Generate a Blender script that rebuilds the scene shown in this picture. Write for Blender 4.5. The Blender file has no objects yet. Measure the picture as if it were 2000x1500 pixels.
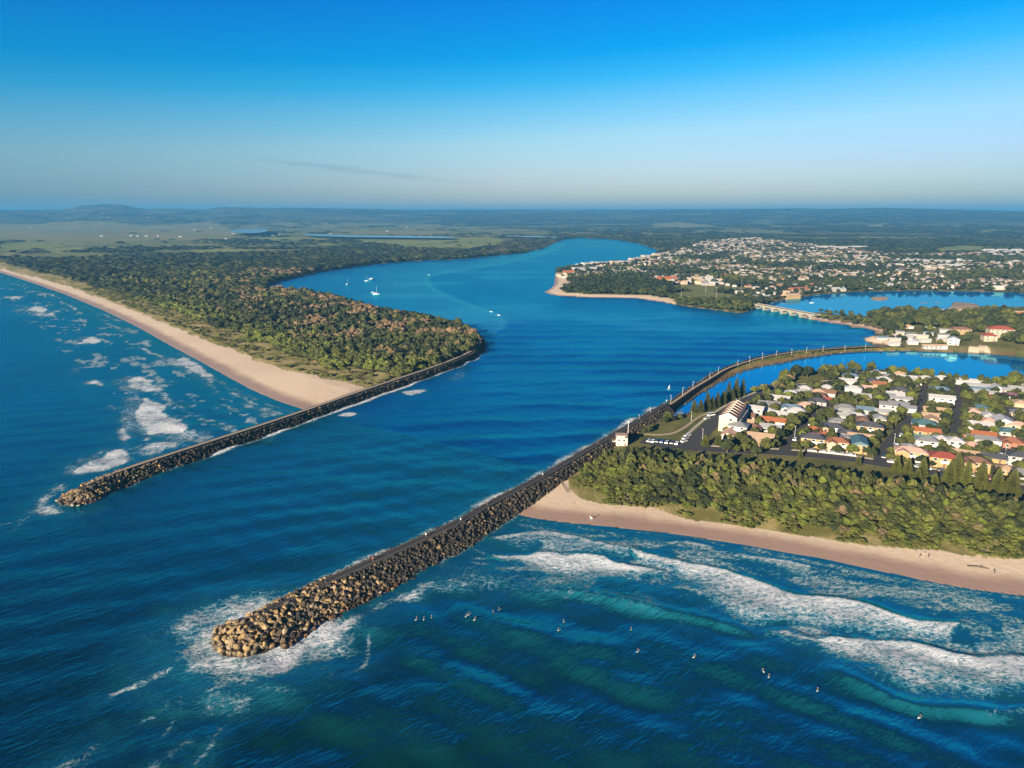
import bpy, bmesh, math, random
import numpy as np
from mathutils import Vector, Matrix

# ------------------------------------------------------------------ camera, sky, sun, exposure
scene = bpy.context.scene
C = scene.collection
CAM_H = 120.0
FPX = 1334.0                       # focal length in photo pixels (2000 wide)
PITCH = math.atan((750 - 415.5) / FPX)
cam_data = bpy.data.cameras.new('camera')
cam_data.sensor_width = 36.0
cam_data.lens = 36.0 * FPX / 2000.0
cam_data.clip_start = 1.0
cam_data.clip_end = 120000.0
cam = bpy.data.objects.new('camera', cam_data)
C.objects.link(cam)
cam.location = (0, 0, CAM_H)
cam.rotation_euler = (math.pi / 2 - PITCH, 0, 0)
scene.camera = cam

SUN_EL = math.radians(16.0)
SUN_AZ = math.radians(216)         # compass style, from +Y towards +X: behind and to the left of the camera
world = bpy.data.worlds.new('World')
scene.world = world
world.use_nodes = True
wn = world.node_tree
wn.nodes.clear()
w_out = wn.nodes.new('ShaderNodeOutputWorld')
w_bg = wn.nodes.new('ShaderNodeBackground')
w_bg.inputs['Strength'].default_value = 0.062
sky = wn.nodes.new('ShaderNodeTexSky')
sky.sky_type = 'NISHITA'
sky.sun_disc = False
sky.sun_elevation = SUN_EL
sky.sun_rotation = SUN_AZ
sky.altitude = 100
sky.air_density = 1.0
sky.dust_density = 0.6
sky.ozone_density = 2.0
# grade of the clear morning sky: deep polarised blue above, pale towards the horizon
w_tc = wn.nodes.new('ShaderNodeTexCoord')
w_sep = wn.nodes.new('ShaderNodeSeparateXYZ')
wn.links.new(w_tc.outputs['Generated'], w_sep.inputs[0])
w_tilt = wn.nodes.new('ShaderNodeMath'); w_tilt.operation = 'MULTIPLY_ADD'
wn.links.new(w_sep.outputs['X'], w_tilt.inputs[0]); w_tilt.inputs[1].default_value = -0.045
wn.links.new(w_sep.outputs['Z'], w_tilt.inputs[2])
w_map = wn.nodes.new('ShaderNodeMapRange')
w_map.inputs['From Min'].default_value = 0.0; w_map.inputs['From Max'].default_value = 1.0
wn.links.new(w_tilt.outputs[0], w_map.inputs['Value'])
w_ramp = wn.nodes.new('ShaderNodeValToRGB')
SKY_RAMP = [(0.0, (0.62, 0.63, 0.74)), (0.05, (0.63, 0.655, 0.84)), (0.095, (0.56, 0.72, 0.83)), (0.137, (0.29, 0.67, 0.86)), (0.168, (0.078, 0.61, 0.88)),
            (0.20, (0.0, 0.525, 0.89)), (0.27, (0.0, 0.415, 0.93)), (0.42, (0.0, 0.20, 0.62)), (0.62, (0.0, 0.075, 0.27)), (1.0, (0.0, 0.03, 0.15))]  # stops above the view dimmed to cut fill light and water reflections
el = w_ramp.color_ramp.elements
el[0].position, el[0].color = SKY_RAMP[0][0], (*SKY_RAMP[0][1], 1)
el[1].position, el[1].color = SKY_RAMP[-1][0], (*SKY_RAMP[-1][1], 1)
for p_, c_ in SKY_RAMP[1:-1]:
    e_ = el.new(p_); e_.color = (*c_, 1)
wn.links.new(w_map.outputs[0], w_ramp.inputs[0])
w_mul = wn.nodes.new('ShaderNodeMix'); w_mul.data_type = 'RGBA'; w_mul.blend_type = 'MULTIPLY'
w_mul.inputs[0].default_value = 1.0
wn.links.new(sky.outputs[0], w_mul.inputs[6]); wn.links.new(w_ramp.outputs[0], w_mul.inputs[7])
# the low sky is bluer away to the south (left) and a little to the north
w_l = wn.nodes.new('ShaderNodeMapRange'); wn.links.new(w_sep.outputs['X'], w_l.inputs[0])
w_l.inputs[1].default_value = 0.0; w_l.inputs[2].default_value = -0.62; w_l.inputs[3].default_value = 0.0; w_l.inputs[4].default_value = 1.0
w_r = wn.nodes.new('ShaderNodeMapRange'); wn.links.new(w_sep.outputs['X'], w_r.inputs[0])
w_r.inputs[1].default_value = 0.2; w_r.inputs[2].default_value = 0.62; w_r.inputs[3].default_value = 0.0; w_r.inputs[4].default_value = 0.45
w_lo = wn.nodes.new('ShaderNodeMapRange'); wn.links.new(w_sep.outputs['Z'], w_lo.inputs[0])
w_lo.inputs[1].default_value = 0.0; w_lo.inputs[2].default_value = 0.20; w_lo.inputs[3].default_value = 1.0; w_lo.inputs[4].default_value = 0.0
w_a = wn.nodes.new('ShaderNodeMath'); w_a.operation = 'ADD'; wn.links.new(w_l.outputs[0], w_a.inputs[0]); wn.links.new(w_r.outputs[0], w_a.inputs[1])
w_f = wn.nodes.new('ShaderNodeMath'); w_f.operation = 'MULTIPLY'; wn.links.new(w_a.outputs[0], w_f.inputs[0]); wn.links.new(w_lo.outputs[0], w_f.inputs[1])
w_m2 = wn.nodes.new('ShaderNodeMix'); w_m2.data_type = 'RGBA'; w_m2.blend_type = 'MULTIPLY'
wn.links.new(w_f.outputs[0], w_m2.inputs[0]); wn.links.new(w_mul.outputs[2], w_m2.inputs[6]); w_m2.inputs[7].default_value = (0.44, 0.70, 0.89, 1)
# one thin veil of cloud low in the sky
def w_math(op, a, b=None):
    x = wn.nodes.new('ShaderNodeMath'); x.operation = op
    for i, v in enumerate((a, b)):
        if v is None: continue
        if isinstance(v, (int, float)): x.inputs[i].default_value = v
        else: wn.links.new(v, x.inputs[i])
    return x.outputs[0]
w_n = wn.nodes.new('ShaderNodeTexNoise'); w_n.inputs['Scale'].default_value = 1.0; w_n.inputs['Detail'].default_value = 4.0
w_mp = wn.nodes.new('ShaderNodeMapping'); w_mp.inputs['Scale'].default_value = (7.0, 7.0, 120.0); wn.links.new(w_tc.outputs['Generated'], w_mp.inputs[0]); wn.links.new(w_mp.outputs[0], w_n.inputs['Vector'])
w_c = w_math('ADD', w_math('MULTIPLY', w_sep.outputs['X'], -0.105), w_math('MULTIPLY', w_math('SUBTRACT', w_n.outputs[0], 0.5), 0.012))
w_d = w_math('SUBTRACT', w_sep.outputs['Z'], w_math('ADD', w_c, 0.0335))
w_e = w_math('POWER', 2.718, w_math('MULTIPLY', w_math('MULTIPLY', w_d, w_d), -90000.0))
w_x = wn.nodes.new('ShaderNodeMapRange'); w_x.interpolation_type = 'SMOOTHSTEP'; wn.links.new(w_sep.outputs['X'], w_x.inputs[0])
w_x.inputs[1].default_value = -0.35; w_x.inputs[2].default_value = -0.29; w_x2 = wn.nodes.new('ShaderNodeMapRange'); w_x2.interpolation_type = 'SMOOTHSTEP'; wn.links.new(w_sep.outputs['X'], w_x2.inputs[0])
w_x2.inputs[1].default_value = 0.02; w_x2.inputs[2].default_value = -0.20
w_k = w_math('MULTIPLY', w_math('MULTIPLY', w_e, 0.42), w_math('MULTIPLY', w_x.outputs[0], w_x2.outputs[0]))
w_m3 = wn.nodes.new('ShaderNodeMix'); w_m3.data_type = 'RGBA'; w_m3.blend_type = 'MULTIPLY'
wn.links.new(w_k, w_m3.inputs[0]); wn.links.new(w_m2.outputs[2], w_m3.inputs[6]); w_m3.inputs[7].default_value = (0.66, 0.68, 0.74, 1)
wn.links.new(w_m3.outputs[2], w_bg.inputs['Color'])
wn.links.new(w_bg.outputs[0], w_out.inputs['Surface'])

sun_data = bpy.data.lights.new('sun', 'SUN')
sun_data.energy = 5.0
sun_data.angle = math.radians(0.6)
sun_data.color = (1.0, 0.83, 0.62)
sun = bpy.data.objects.new('sun', sun_data)
C.objects.link(sun)
to_sun = Vector((math.sin(SUN_AZ) * math.cos(SUN_EL), math.cos(SUN_AZ) * math.cos(SUN_EL), math.sin(SUN_EL)))
sun.rotation_euler = to_sun.to_track_quat('Z', 'Y').to_euler()
sun.location = (0, 0, 300)

vs = scene.view_settings
vs.view_transform = 'Standard'
vs.look = 'None'
vs.gamma = 1.0
vs.exposure = 1.5
vs.use_curve_mapping = False
scene.cycles.use_denoising = True
scene.cycles.max_bounces = 5
scene.cycles.diffuse_bounces = 2
scene.cycles.glossy_bounces = 2
scene.cycles.volume_bounces = 0

# ------------------------------------------------------------------ helpers
random.seed(7)
rng = np.random.default_rng(11)
CP, SP = math.cos(PITCH), math.sin(PITCH)
ZL = 2.5                            # height of the settled land above the water

def G(px, py, z=0.0):
    """photo pixel -> the point of the horizontal plane z that it shows (survey of the place)"""
    x, y = (px - 1000) / FPX, (750 - py) / FPX
    d = (x, CP + y * SP, -SP + y * CP)
    t = (z - CAM_H) / d[2]
    return (d[0] * t, d[1] * t)

def GL(pts, z=0.0):
    return np.array([G(a, b, z) for a, b in pts])

def proj(P):
    """world points (N,3) -> photo pixels"""
    X = P[:, 0]; Yc = P[:, 1]; Z = P[:, 2] - CAM_H
    dep = Yc * CP - Z * SP
    up = Yc * SP + Z * CP
    return np.stack([1000 + FPX * X / dep, 750 - FPX * up / dep], 1)

def dist_line(P, line, want_t=False):
    """distance from points to a polyline (and the signed side)"""
    best = np.full(len(P), 1e18); side = np.zeros(len(P)); tt = np.zeros(len(P)); acc = 0.0
    for a, b in zip(line[:-1], line[1:]):
        d = b - a; L2 = float(d @ d) + 1e-9
        q0 = P[:, 0] - a[0]; q1 = P[:, 1] - a[1]
        t = np.clip((q0 * d[0] + q1 * d[1]) / L2, 0, 1)
        e0 = q0 - t * d[0]; e1 = q1 - t * d[1]
        dd = e0 * e0 + e1 * e1
        m = dd < best
        best[m] = dd[m]
        side[m] = np.sign(d[0] * q1[m] - d[1] * q0[m])
        if want_t:
            tt[m] = acc + t[m] * math.sqrt(L2)
        acc += math.sqrt(L2)
    if want_t:
        return np.sqrt(best), side, tt
    return np.sqrt(best), side

def inside(P, poly):
    r = np.zeros(len(P), bool)
    x, y = P[:, 0], P[:, 1]
    n = len(poly)
    for i in range(n):
        x0, y0 = poly[i]; x1, y1 = poly[(i + 1) % n]
        if y0 == y1:
            continue
        c = ((y0 > y) != (y1 > y)) & (x < (x1 - x0) * (y - y0) / (y1 - y0) + x0)
        r ^= c
    return r

def sdf(P, poly):
    """positive inside"""
    d, _ = dist_line(P, np.vstack([poly, poly[:1]]))
    return np.where(inside(P, poly), d, -d)

def sdf_box(P, poly, margin=60.0):
    """sdf worked out only near the polygon"""
    out = np.full(len(P), -1e6)
    lo = poly.min(0) - margin; hi = poly.max(0) + margin
    m = (P[:, 0] > lo[0]) & (P[:, 0] < hi[0]) & (P[:, 1] > lo[1]) & (P[:, 1] < hi[1])
    if m.any():
        out[m] = sdf(P[m], poly)
    return out

def _hash(i, j, s):
    h = (i * 374761393 + j * 668265263 + s * 982451653) & 0x7fffffff
    h = ((h ^ (h >> 13)) * 1274126177) & 0x7fffffff
    return ((h ^ (h >> 16)) & 0xffff) / 65535.0

def vnoise(x, y, s=0):
    xi = np.floor(x).astype(np.int64); yi = np.floor(y).astype(np.int64)
    fx = x - xi; fy = y - yi
    fx = fx * fx * (3 - 2 * fx); fy = fy * fy * (3 - 2 * fy)
    a = _hash(xi, yi, s); b = _hash(xi + 1, yi, s); c = _hash(xi, yi + 1, s); d = _hash(xi + 1, yi + 1, s)
    return (a * (1 - fx) + b * fx) * (1 - fy) + (c * (1 - fx) + d * fx) * fy

def fbm(x, y, s=0, o=4):
    r = np.zeros_like(x, dtype=float); a = 0.5; t = 0
    for k in range(o):
        r += a * vnoise(x, y, s + k * 17); t += a; a *= 0.5
        x = x * 2.03 + 11.3; y = y * 2.03 + 5.7
    return r / t

def sstep(a, b, x):
    t = np.clip((x - a) / (b - a), 0, 1)
    return t * t * (3 - 2 * t)

def smooth_line(pts, n=4):
    """Chaikin corner cutting of an open polyline"""
    p = np.asarray(pts, float)
    for _ in range(n):
        q = 0.75 * p[:-1] + 0.25 * p[1:]; r = 0.25 * p[:-1] + 0.75 * p[1:]
        m = np.empty((len(q) * 2, p.shape[1])); m[0::2] = q; m[1::2] = r
        p = np.vstack([p[:1], m, p[-1:]])
    return p

def resample(line, step):
    seg = np.linalg.norm(np.diff(line, axis=0), axis=1); s = np.concatenate([[0], np.cumsum(seg)])
    n = max(2, int(round(s[-1] / step)) + 1)
    t = np.linspace(0, s[-1], n)
    return np.stack([np.interp(t, s, line[:, k]) for k in range(line.shape[1])], 1)

def mesh_np(name, V, F, smooth=False, attrs=None, mat_idx=None):
    """mesh from arrays; F is one (n,3|4) array or a list of such arrays"""
    if not isinstance(F, (list, tuple)):
        F = [F]
    F = [f for f in F if len(f)]
    me = bpy.data.meshes.new(name)
    me.vertices.add(len(V)); me.vertices.foreach_set('co', np.asarray(V, np.float32).ravel())
    loops = np.concatenate([f.ravel() for f in F]).astype(np.int32)
    tot = np.concatenate([np.full(len(f), f.shape[1], np.int32) for f in F])
    me.loops.add(len(loops)); me.loops.foreach_set('vertex_index', loops)
    me.polygons.add(len(tot))
    me.polygons.foreach_set('loop_start', np.concatenate([[0], np.cumsum(tot)[:-1]]).astype(np.int32))
    me.polygons.foreach_set('loop_total', tot)
    me.polygons.foreach_set('use_smooth', np.full(len(tot), smooth, bool))
    if mat_idx is not None:
        me.polygons.foreach_set('material_index', np.asarray(mat_idx, np.int32))
    for k, a in (attrs or {}).items():
        if a.ndim == 1:
            at = me.attributes.new(k, 'FLOAT', 'POINT'); at.data.foreach_set('value', a.astype(np.float32))
        else:
            at = me.attributes.new(k, 'FLOAT_COLOR', 'POINT')
            c = np.ones((len(a), 4), np.float32); c[:, :3] = a
            at.data.foreach_set('color', c.ravel())
    me.update(calc_edges=True)
    return me

def link(name, me, mats=(), parent=None, loc=None, rotz=None):
    o = bpy.data.objects.new(name, me)
    C.objects.link(o)
    if me is not None and mats:
        if not isinstance(mats, (list, tuple)):
            mats = [mats]
        if not me.materials:
            for m in mats:
                me.materials.append(m)
    if parent is not None:
        o.parent = parent
    if loc is not None:
        o.location = loc
    if rotz is not None:
        o.rotation_euler = (0, 0, rotz)
    return o

def tag(o, label=None, cat=None, group=None, kind=None):
    if label: o['label'] = label
    if cat: o['category'] = cat
    if group: o['group'] = group
    if kind: o['kind'] = kind
    return o

def copy_tree(o, parent=None):
    c = o.copy(); C.objects.link(c)
    if parent is not None:
        c.parent = parent
    for ch in list(o.children):
        copy_tree(ch, c)
    return c

class MB:
    """collects simple solids into one mesh"""
    def __init__(self):
        self.v = []; self.f = []; self.m = []
    def poly(self, pts, faces, mi=0):
        b = len(self.v)
        self.v += [tuple(p) for p in pts]
        self.f += [tuple(b + i for i in f) for f in faces]
        self.m += [mi] * len(faces)
    def box(self, cx, cy, z0, sx, sy, sz, mi=0, rot=0.0):
        c, s = math.cos(rot), math.sin(rot)
        p = []
        for z in (z0, z0 + sz):
            for (a, b) in ((-1, -1), (1, -1), (1, 1), (-1, 1)):
                x, y = a * sx / 2, b * sy / 2
                p.append((cx + x * c - y * s, cy + x * s + y * c, z))
        self.poly(p, [(3, 2, 1, 0), (4, 5, 6, 7), (0, 1, 5, 4), (1, 2, 6, 5), (2, 3, 7, 6), (3, 0, 4, 7)], mi)
    def cone(self, p0, p1, r0, r1, n=8, mi=0, caps=True):
        p0, p1 = Vector(p0), Vector(p1)
        d = (p1 - p0).normalized()
        u = d.orthogonal().normalized(); w = d.cross(u)
        pts = []
        for (p, r) in ((p0, r0), (p1, r1)):
            for k in range(n):
                a = 2 * math.pi * k / n
                pts.append(p + u * (r * math.cos(a)) + w * (r * math.sin(a)))
        fs = [(k, (k + 1) % n, n + (k + 1) % n, n + k) for k in range(n)]
        if caps:
            fs += [tuple(range(n - 1, -1, -1)), tuple(range(n, 2 * n))]
        self.poly(pts, fs, mi)
    def mesh(self, name, smooth=False):
        me = bpy.data.meshes.new(name)
        me.from_pydata(self.v, [], self.f)
        me.polygons.foreach_set('material_index', np.array(self.m, np.int32))
        if smooth:
            me.polygons.foreach_set('use_smooth', np.ones(len(self.f), bool))
        me.update()
        return me

# ------------------------------------------------------------------ materials
class NT:
    def __init__(self, name):
        self.m = bpy.data.materials.new(name); self.m.use_nodes = True
        self.t = self.m.node_tree
        self.b = self.t.nodes['Principled BSDF']
    def n(self, ty, **kw):
        x = self.t.nodes.new(ty)
        for k, v in kw.items():
            setattr(x, k, v)
        return x
    def l(self, a, b):
        self.t.links.new(a, b)
    def attr(self, name, out='Fac'):
        a = self.n('ShaderNodeAttribute'); a.attribute_name = name
        return a.outputs[out]
    def pos(self, scale=(1, 1, 1), rot=0.0, obj=False):
        mp = self.n('ShaderNodeMapping')
        mp.inputs['Scale'].default_value = scale; mp.inputs['Rotation'].default_value = (0, 0, rot)
        if obj:
            self.l(self.n('ShaderNodeTexCoord').outputs['Object'], mp.inputs[0])
        else:
            self.l(self.n('ShaderNodeNewGeometry').outputs['Position'], mp.inputs[0])
        return mp.outputs[0]
    def posr(self, scale, rot):
        a = self.n('ShaderNodeMapping'); a.inputs['Rotation'].default_value = (0, 0, rot)
        self.l(self.n('ShaderNodeNewGeometry').outputs['Position'], a.inputs[0])
        b = self.n('ShaderNodeMapping'); b.inputs['Scale'].default_value = scale
        self.l(a.outputs[0], b.inputs[0])
        return b.outputs[0]
    def noise(self, vec, scale, detail=3.0, rough=0.55, dist=0.0):
        x = self.n('ShaderNodeTexNoise')
        x.inputs['Scale'].default_value = scale; x.inputs['Detail'].default_value = detail
        x.inputs['Roughness'].default_value = rough; x.inputs['Distortion'].default_value = dist
        if vec is not None:
            self.l(vec, x.inputs['Vector'])
        return x.outputs[0]
    def math(self, op, a, b=None, c=None, clamp=False):
        x = self.n('ShaderNodeMath', operation=op); x.use_clamp = clamp
        for i, v in enumerate((a, b, c)):
            if v is None: continue
            if isinstance(v, (int, float)): x.inputs[i].default_value = v
            else: self.l(v, x.inputs[i])
        return x.outputs[0]
    def range(self, v, a, b, c=0.0, d=1.0, smooth=False):
        x = self.n('ShaderNodeMapRange')
        if smooth: x.interpolation_type = 'SMOOTHSTEP'
        for i, q in zip((1, 2, 3, 4), (a, b, c, d)):
            if isinstance(q, (int, float)): x.inputs[i].default_value = q
            else: self.l(q, x.inputs[i])
        self.l(v, x.inputs[0])
        return x.outputs[0]
    def mix(self, f, a, b, mode='MIX'):
        x = self.n('ShaderNodeMix', data_type='RGBA', blend_type=mode)
        for i, v in ((0, f), (6, a), (7, b)):
            if isinstance(v, (int, float)): x.inputs[i].default_value = v if i == 0 else (v, v, v, 1)
            elif isinstance(v, tuple): x.inputs[i].default_value = (*v, 1) if len(v) == 3 else v
            else: self.l(v, x.inputs[i])
        return x.outputs[2]
    def ramp(self, f, stops):
        x = self.n('ShaderNodeValToRGB'); e = x.color_ramp.elements
        e[0].position, e[0].color = stops[0][0], (*stops[0][1], 1)
        e[1].position, e[1].color = stops[-1][0], (*stops[-1][1], 1)
        for p, c in stops[1:-1]:
            q = e.new(p); q.color = (*c, 1)
        self.l(f, x.inputs[0])
        return x.outputs[0]
    def bump(self, h, dist=1.0, strength=1.0, normal=None):
        x = self.n('ShaderNodeBump')
        x.inputs['Distance'].default_value = dist
        if isinstance(strength, (int, float)): x.inputs['Strength'].default_value = strength
        else: self.l(strength, x.inputs['Strength'])
        self.l(h, x.inputs['Height'])
        if normal is not None: self.l(normal, x.inputs['Normal'])
        return x.outputs[0]
    def set(self, **kw):
        for k, v in kw.items():
            i = self.b.inputs[k.replace('_', ' ')]
            if isinstance(v, (int, float)): i.default_value = v
            elif isinstance(v, tuple): i.default_value = (*v, 1) if len(v) == 3 else v
            else: self.l(v, i)
        return self.m

_plain = {}
def plain(name, col, rough=0.7, var=0.12, scale=0.6, metal=0.0, spec=0.5):
    """a painted or natural surface with slight mottling in its own colour"""
    if name in _plain:
        return _plain[name]
    k = NT(name)
    nz = k.noise(k.pos(), scale, 4.0)
    c = k.mix(k.range(nz, 0.3, 0.7), tuple(x * (1 - var) for x in col), tuple(min(1, x * (1 + var)) for x in col))
    _plain[name] = k.set(Base_Color=c, Roughness=rough, Metallic=metal)
    k.b.inputs['Specular IOR Level'].default_value = spec
    return _plain[name]

def foliage(name, dark, mid, light, src='object', scale=0.7):
    k = NT(name)
    if src == 'object':
        r = k.n('ShaderNodeObjectInfo').outputs['Random']
    else:
        r = k.attr('tint')
    nz = k.noise(k.pos(), scale, 5.0, 0.65)
    f = k.math('ADD', k.math('MULTIPLY', r, 0.75), k.math('MULTIPLY', k.math('SUBTRACT', nz, 0.5), 0.7))
    c = k.ramp(k.math('ADD', f, 0.12), [(0.0, dark), (0.5, mid), (1.0, light)])
    bmp = k.bump(k.noise(k.pos(), scale * 2.2, 5.0, 0.7), 0.8, 0.8)
    k.set(Base_Color=c, Roughness=0.8, Normal=bmp)
    k.b.inputs['Specular IOR Level'].default_value = 0.2
    return k.m
# ------------------------------------------------------------------ the lie of the land (surveyed outlines)
def W(*pts): return np.array(pts, float)

beach_south_px = [(0, 533), (60, 552), (130, 577), (200, 606), (270, 640), (330, 674), (390, 706), (440, 734), (490, 761), (540, 783), (580, 796), (603, 803)]
bs = GL(beach_south_px)
far_dir = (bs[0] - bs[3]) / np.linalg.norm(bs[0] - bs[3])
bs = np.vstack([bs[0] + far_dir * 26000, bs[0] + far_dir * 1500 + W(20, -25), bs])
spit_edge = GL([(603, 803), (650, 790), (700, 772), (800, 740), (870, 716), (918, 696), (938, 680), (938, 668), (926, 655), (905, 642), (880, 636), (830, 624), (780, 617), (730, 609), (690, 595),
                (640, 581), (590, 573), (540, 569), (515, 566), (518, 558), (545, 549), (600, 536), (660, 525), (720, 517), (800, 510), (900, 506), (960, 500), (1020, 494),
                (1060, 485), (1085, 474), (1105, 467), (1130, 464.5), (1200, 468), (1240, 474), (1275, 484), (1289, 491), (1275, 502), (1240, 511), (1200, 517), (1150, 523),
                (1110, 527), (1092, 532), (1083, 540), (1082, 556), (1072, 566), (1060, 570), (1080, 577), (1150, 581.5), (1240, 583), (1290, 590), (1350, 600), (1400, 606),
                (1437, 611), (1452, 611), (1475, 603), (1483, 598), (1500, 593), (1540, 584), (1600, 575), (1670, 570), (1800, 568), (1900, 569), (2000, 572), (2300, 580), (2700, 586)])
LAND1 = np.vstack([bs, spit_edge[1:], W((30000, 6000), (60000, 60000), (-60000, 60000))])
beach_north = GL([(1010, 1005), (1040, 1012), (1100, 1020), (1200, 1030), (1300, 1041), (1400, 1056), (1500, 1074), (1600, 1092), (1700, 1112), (1800, 1133), (1900, 1152), (2000, 1164), (2300, 1215)])
LAND4 = np.vstack([beach_north, GL([(2900, 1320), (2900, 790), (2500, 765), (2200, 752), (2000, 744), (1960, 743), (1945, 749), (1900, 744), (1850, 738), (1760, 729), (1680, 724), (1600, 725), (1550, 729), (1535, 738),
                   (1500, 752), (1480, 757), (1455, 770), (1420, 783), (1380, 797), (1350, 804), (1325, 811), (1293, 818), (1255, 832), (1200, 862), (1150, 893), (1090, 936), (1035, 985)])])
LAND3 = GL([(1558, 613), (1560, 619), (1600, 628), (1640, 634), (1680, 641), (1710, 648), (1711, 654), (1698, 657), (1685, 661), (1686, 666), (1712, 672), (1726, 677), (1700, 683.5), (1760, 685), (1880, 689), (1940, 692),
            (2000, 699), (2300, 712), (2600, 720), (2600, 622), (2300, 618), (2000, 620), (1960, 624), (1900, 626), (1830, 622), (1760, 617), (1720, 618), (1680, 620), (1640, 616), (1600, 612)])
wall_out = [(1140, 888), (1200, 852), (1250, 823), (1300, 793), (1336, 767), (1372, 746), (1408, 724), (1444, 712.5), (1480, 702.5), (1516, 695.5), (1570, 688.5), (1660, 682), (1725, 679.5), (1760, 680)]
wall_in = [(1765, 685), (1700, 686), (1660, 688), (1624, 691), (1570, 699), (1525, 709), (1480, 717), (1444, 727), (1408, 745), (1372, 766), (1336, 789), (1290, 816), (1240, 840), (1190, 870)]
LAND5 = GL(wall_out + wall_in)
SANDBARS = [GL([(1702, 580), (1725, 579), (1738, 581), (1730, 587), (1712, 588), (1700, 585)]),
            GL([(1862, 589), (1905, 593), (1918, 600), (1948, 607), (1952, 610), (1925, 612), (1890, 616), (1850, 616), (1800, 613), (1845, 607), (1858, 598)]),
            GL([(1785, 591.6), (1830, 590.2), (1845, 591.2), (1800, 593)])]
beach_mid = GL([(1572, 620), (1600, 627), (1640, 633), (1680, 640), (1708, 648)])
beach_town = GL([(1083, 540), (1082, 556), (1070, 566), (1060, 570), (1080, 577), (1150, 581.5), (1240, 583), (1290, 590)])

# ------------------------------------------------------------------ one polar survey grid for sea and land, fine inside the view
deltas = np.radians(np.arange(52.0, 1.25, -0.085))
rr = np.concatenate([[4, 25, 50, 75], CAM_H / np.tan(deltas), np.geomspace(CAM_H / math.tan(deltas[-1]) * 1.03, 46000, 70)])
th_in = np.radians(np.arange(-45.0, 45.01, 0.09))
th_out = np.radians(np.arange(51.0, 309.1, 6.0))
th = np.concatenate([th_in, th_out])
NR, NTH, NIN = len(rr), len(th), len(th_in)
TH, RR = np.meshgrid(th, rr)
PX = (np.sin(TH) * RR).ravel(); PY = (np.cos(TH) * RR).ravel()
P2 = np.stack([PX, PY], 1); R1 = RR.ravel()

# land height
def beach_profile(d):
    return np.interp(d, [0, 28, 45, 60, 90], [0, 1.5, 2.3, 3.0, 3.2])

def land_height(P, r):
    h = np.full(len(P), -4.0)
    s1 = sdf(P, LAND1)
    h = np.maximum(h, np.where(s1 > -30, np.minimum(s1 * 0.35, 2.2), -4))
    for poly, sl, top in ((LAND4, 0.3, 2.5), (LAND3, 0.3, 2.5), (LAND5, 0.45, 2.6)):
        s = sdf_box(P, poly)
        h = np.maximum(h, np.where(s > -30, np.minimum(s * sl, top), -4))
    for poly in SANDBARS:
        s = sdf_box(P, poly)
        h = np.maximum(h, np.where(s > -30, np.minimum(s * 0.03, 0.25 + 0.15 * vnoise(P[:, 0] / 30, P[:, 1] / 12, 3)), -4))
    for line, k in ((bs, 1.0), (beach_north, 1.0), (beach_mid, 1.6), (beach_town, 1.6)):
        lo = line.min(0) - 90; hi = line.max(0) + 90
        m = (h > 0) & (P[:, 0] > lo[0]) & (P[:, 0] < hi[0]) & (P[:, 1] > lo[1]) & (P[:, 1] < hi[1])
        d, _ = dist_line(P[m], line)
        h[m] = np.where(d < 90, np.minimum(h[m], beach_profile(d * k)), h[m])
    # rolling dune ground and the wooded rise behind the lagoon
    m = (h > 2.15) & (r < 2500)
    h[m] += 0.5 * (fbm(P[m, 0] / 40, P[m, 1] / 40, 5) - 0.5)
    rise = GL([(2075, 655)], ZL)[0]
    q = ((P[:, 0] - rise[0]) / 120) ** 2 + ((P[:, 1] - rise[1]) / 120) ** 2
    h = np.where(h > 1.5, h + 13 * np.exp(-q * 1.3), h)
    return h, s1

H, S1 = land_height(P2, R1)
# far plateau on the horizon
TH1 = TH.ravel()
pxa = 1000 + FPX * np.tan(np.clip(TH1, -1.1, 1.1)) / CP
ridge_x = np.array([-900, -300, 0, 60, 130, 150, 180, 210, 240, 262, 285, 330, 400, 430, 460, 500, 560, 620, 690, 740, 800, 1000, 1300, 1500, 1700, 1900, 2000, 2400, 3000])
ridge_y = np.array([413, 412, 411.6, 411.6, 410.5, 406.5, 404.5, 403, 403.5, 407, 409.5, 408.5, 410, 407.5, 406, 408, 407.5, 408.5, 408, 410, 411.5, 410.3, 410.6, 411, 412.2, 414, 416, 417, 418])
ry = np.interp(pxa, ridge_x, ridge_y)
D_R = 11500.0
top = CAM_H + (415.5 - ry) / FPX * D_R * 1.03
prof = sstep(6000, D_R, R1 + 1500 * (fbm(PX / 2500, PY / 2500, 41) - 0.5)) 
hill = prof * top * (0.86 + 0.14 * sstep(9500, D_R, R1))
hill *= 1 + 0.25 * (1 - sstep(9000, D_R, R1)) * (fbm(PX / 900, PY / 900, 31, 5) - 0.5)
hill = np.where(R1 > D_R, top * np.exp(-(R1 - D_R) / 9000.0), hill)
hill += (fbm(PX / 260, PY / 260, 33, 3) - 0.5) * 26 * sstep(5200, 8000, R1) * (1 - 0.75 * sstep(9500, D_R, R1))
# foothills that climb behind the town
foot = sstep(3300, 6500, R1) * sstep(1150, 1700, pxa) * 40 * (fbm(PX / 1100, PY / 1100, 51, 4))
H = np.where(H > 1.0, H + np.maximum(hill, 0) + foot, H)
LAND = H > 0.0

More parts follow.
